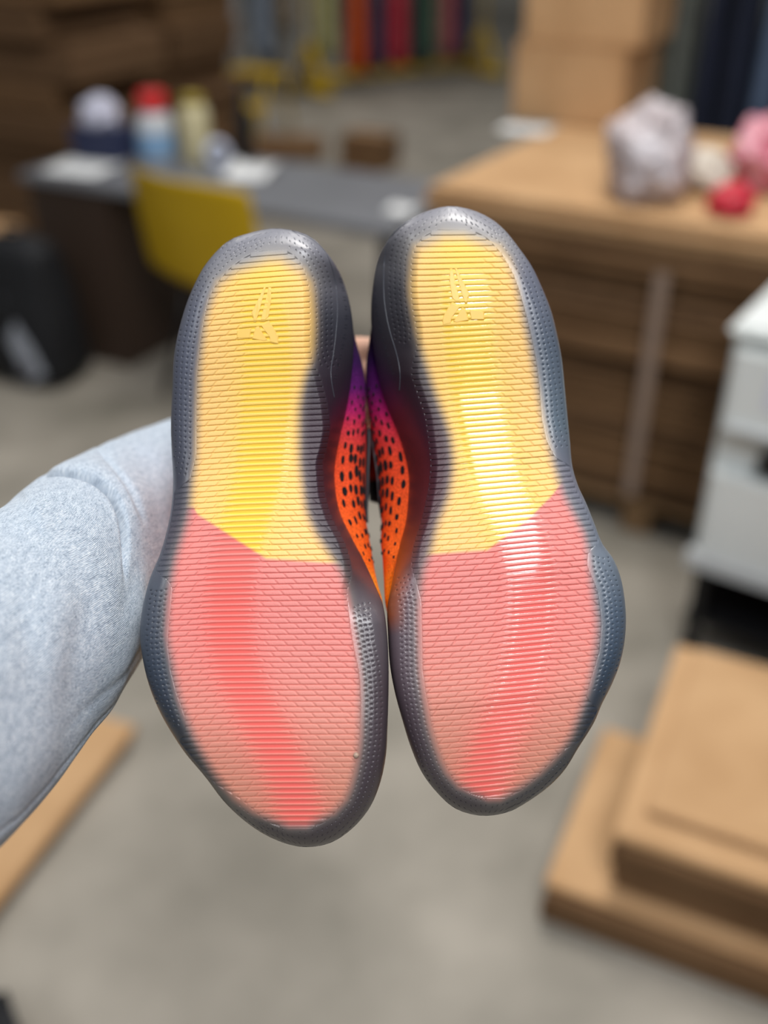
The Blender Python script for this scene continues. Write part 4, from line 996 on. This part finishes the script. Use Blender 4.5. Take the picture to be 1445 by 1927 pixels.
# ------------------------------------------------------------------ far end: clothes rails
def garment(c, wd, top, bottom, m, label, seed, group, rz, dp=.07):
    r = random.Random(seed); nz, na = 14, 28; V = []; ph1, ph2 = r.uniform(0, 6), r.uniform(0, 6)
    for i in range(nz):
        t = i/(nz-1); z_ = top-.06-(top-.06-bottom)*t
        sh = min(1, .25+t*9)                      # shoulders
        for k in range(na):
            q = 2*math.pi*k/na; fx = math.cos(q)*wd/2*sh*(1+.06*t*math.sin(ph1)); fy = math.sin(q)*dp*(.6+.4*t)*(.35+.65*sh)
            fy += .022*t*math.sin(4*q+ph2)+.012*math.sin(9*q+ph1)*t; V.append((fx, fy, z_+.012*t*math.sin(3*q+ph2)))
    rt_ = empty('hanging_garment', (c[0], c[1], 0), label, 'clothes', group, rz)
    nV = len(V); V.append((0, 0, V[0][2])); V.append((0, 0, bottom+.02))
    me = bpy.data.meshes.new('cloth'); F = [tuple(int(a) for a in f) for f in grid_faces(nz, na, True)]
    F += [(k, nV, (k+1) % na) for k in range(na)]+[((nz-1)*na+k, (nz-1)*na+(k+1) % na, nV+1) for k in range(na)]
    me.from_pydata(V, [], F); me.update(); link('cloth', me, m, rt_, True)
    bm = bmesh.new(); tube(bm, [(0, 0, top-.06), (0, 0, top-.01), (0, .018, top+.012), (0, .03, top)], .003, 6)
    tube(bm, [(-wd*.40, 0, top-.10), (0, 0, top-.055), (wd*.40, 0, top-.10)], .006, 6); bm_obj('hanger', bm, BLACKP, rt_, True)
def rail(a, b, z, m, label):
    rr = empty('clothes_rail', ((a[0]+b[0])/2, (a[1]+b[1])/2, 0), label, 'clothes rail'); a = Vector((a[0], a[1], 0))-rr.location; b = Vector((b[0], b[1], 0))-rr.location
    bm = bmesh.new(); tube(bm, [a+Vector((0, 0, z)), b+Vector((0, 0, z))], .016); bm_obj('hanging_bar', bm, m, rr, True)
    d = (b-a).normalized(); nrm = Vector((-d.y, d.x, 0))
    for e in (a, b):
        bm = bmesh.new(); tube(bm, [e+Vector((0, 0, .06)), e+Vector((0, 0, z))], .018); bm_obj('upright', bm, m, rr, True)
        bm = bmesh.new(); tube(bm, [e-nrm*.3+Vector((0, 0, .05)), e+nrm*.3+Vector((0, 0, .05))], .045); bm_obj('foot', bm, m, rr, True)
        bm = bmesh.new(); tube(bm, [e-nrm*.25+Vector((0, 0, .06)), e+Vector((0, 0, .40))], .03); tube(bm, [e+nrm*.25+Vector((0, 0, .06)), e+Vector((0, 0, .40))], .03); bm_obj('brace', bm, m, rr, True)
    bm = bmesh.new(); tube(bm, [a+Vector((0, 0, .12)), b+Vector((0, 0, .12))], .045); bm_obj('base_beam', bm, m, rr, True)
    return rr
YST = mat('yellow_steel', (196, 160, 10), .5)
ra, rb = at_z(585, 178, 0), at_z(905, 140, 0)
rail(ra, rb, 1.75, YST, 'yellow steel clothes rail hung with bright garments at the far end')
rv = rb-ra; rn = np.linalg.norm(rv); rv /= rn
def fill(a, v, items, z, rz, grp):
    for i, (px, colr, name, wd, bot) in enumerate(items):
        # place along the rail where the pixel column meets it
        dirx = (px-IW/2)/FPX
        best = min(np.linspace(-.2, 4, 400), key=lambda s: abs(((a+v*s)[0])/(FWD@((a+v*s)+np.array([0, 0, .7])-CAM))-dirx))
        q = a+v*best
        garment(q, wd, z-.012, bot, mat('cloth_'+name.replace(' ', '_'), colr, .85, tuple(min(255, int(k*1.18+6)) for k in colr), 14, 3), name+' garment hanging on the '+grp[0], i*7+3, grp[1], rz)
fill(ra, rv, [(612, (150, 146, 96), 'pale olive', .30, .3), (668, (190, 74, 20), 'burnt orange', .32, .16), (705, (66, 40, 72), 'dark plum', .26, .15), (746, (176, 16, 48), 'crimson', .34, .18), (790, (44, 52, 48), 'charcoal green', .26, .15), (806, (64, 110, 84), 'leaf green', .22, .22), (838, (150, 84, 84), 'dusty rose', .28, .2), (868, (24, 22, 60), 'deep indigo', .24, .18)], 1.75, ang(rv)+math.pi/2*.75, ('yellow clothes rail', 'garments on the yellow rail'))
for px, colr in ():
    pass
# second rail, steel, further left
sa, sb = at_z(262, 205, 0), at_z(520, 176, 0)
rail(sa, sb, 1.7, mat('grey_steel', (110, 110, 112), .4, metal=.6), 'grey steel clothes rail with pale garments near the tall carton stack')
sv = sb-sa; sv /= np.linalg.norm(sv)
fill(sa, sv, [(300, (112, 94, 82), 'taupe', .28, .5), (336, (176, 176, 180), 'light grey', .26, .5), (372, (122, 54, 40), 'rust', .28, .42), (408, (56, 46, 44), 'dark brown', .30, .4), (436, (140, 142, 144), 'mid grey', .26, .35), (488, (122, 132, 146), 'blue grey', .34, .30), (534, (128, 116, 100), 'stone', .26, .5), (574, (186, 188, 188), 'off white', .28, .28)], 1.7, ang(sv)+math.pi/2*.75, ('grey clothes rail', 'garments on the grey rail'))
# dark duffel on the floor before it
p = at_z(365, 215, 0); crumple('duffel_bag', (p[0]-.1, p[1]-.45, 0), (.36, .22, .19), mat('duffel_navy', (34, 36, 44), .7, (44, 46, 56), 8), 'dark navy duffel bag on the floor below the grey clothes rail', 'bag', 12)
# yellow step stool behind the table
p = at_z(476, 258, 0)
stl = empty('step_stool', (p[0], p[1], 0), 'small yellow step stool standing behind the work table', 'stool', None, BA)
for (cz, cy_, sz) in ((.42, .10, (.36, .22, .03)), (.22, -.12, (.36, .2, .03))):
    bm = bmesh.new(); add_box(bm, (0, cy_, cz), sz, None, .008); bm_obj('tread', bm, YELLOW, stl)
for sx in (-1, 1):
    bm = bmesh.new(); tube(bm, [(sx*.17, -.22, .012), (sx*.17, -.02, .42)], .014); bm_obj('leg', bm, YST, stl, True)
    bm = bmesh.new(); tube(bm, [(sx*.17, .26, .012), (sx*.17, .16, .42)], .014); bm_obj('leg', bm, YST, stl, True)
# boxes on the far floor
p = at_z(696, 322, 0); carton((p[0], p[1]+.12, 0), (.30, .26, .20), BA, 'small brown box alone on the floor past the table', None, CARD2)
p = at_z(548, 300, 0); bundle((p[0]-.02, p[1]+.15, 0), (.45, .4, .09), BA+.5, 'brown flattened cartons on the floor behind the table', None, 2, CARD2, 77)

# right rear: rail with long dark trousers
ta = np.array([.93, 4.28, 0]); tb = ta+EX*2.1+EY*.1
rail(ta, tb, 2.0, mat('grey_steel', (110, 110, 112)), 'steel clothes rail with long dark trousers behind the tall carton pile')
tv = (tb-ta); tv /= np.linalg.norm(tv)
for i, (colr, nm) in enumerate((((40, 44, 52), 'charcoal'), ((98, 99, 88), 'khaki grey'), ((84, 87, 82), 'slate'), ((20, 26, 44), 'midnight navy'), ((26, 32, 50), 'dark navy'), ((72, 86, 108), 'faded denim blue'), ((18, 22, 36), 'blue black'), ((22, 27, 40), 'ink'), ((18, 32, 28), 'bottle green'), ((30, 34, 44), 'graphite'), ((60, 66, 80), 'washed blue'), ((26, 26, 30), 'black'))):
    s_ = .03+.105*i; wd = .30
    q = ta+tv*s_
    garment(q, wd, 1.985, .55, mat('trouser_'+nm.replace(' ', '_'), colr, .9, tuple(int(k*1.15+4) for k in colr), 20), nm+' trousers hanging on the steel rail', 100+i, 'trousers on the steel rail', ang(tv)+math.pi/2, .040)
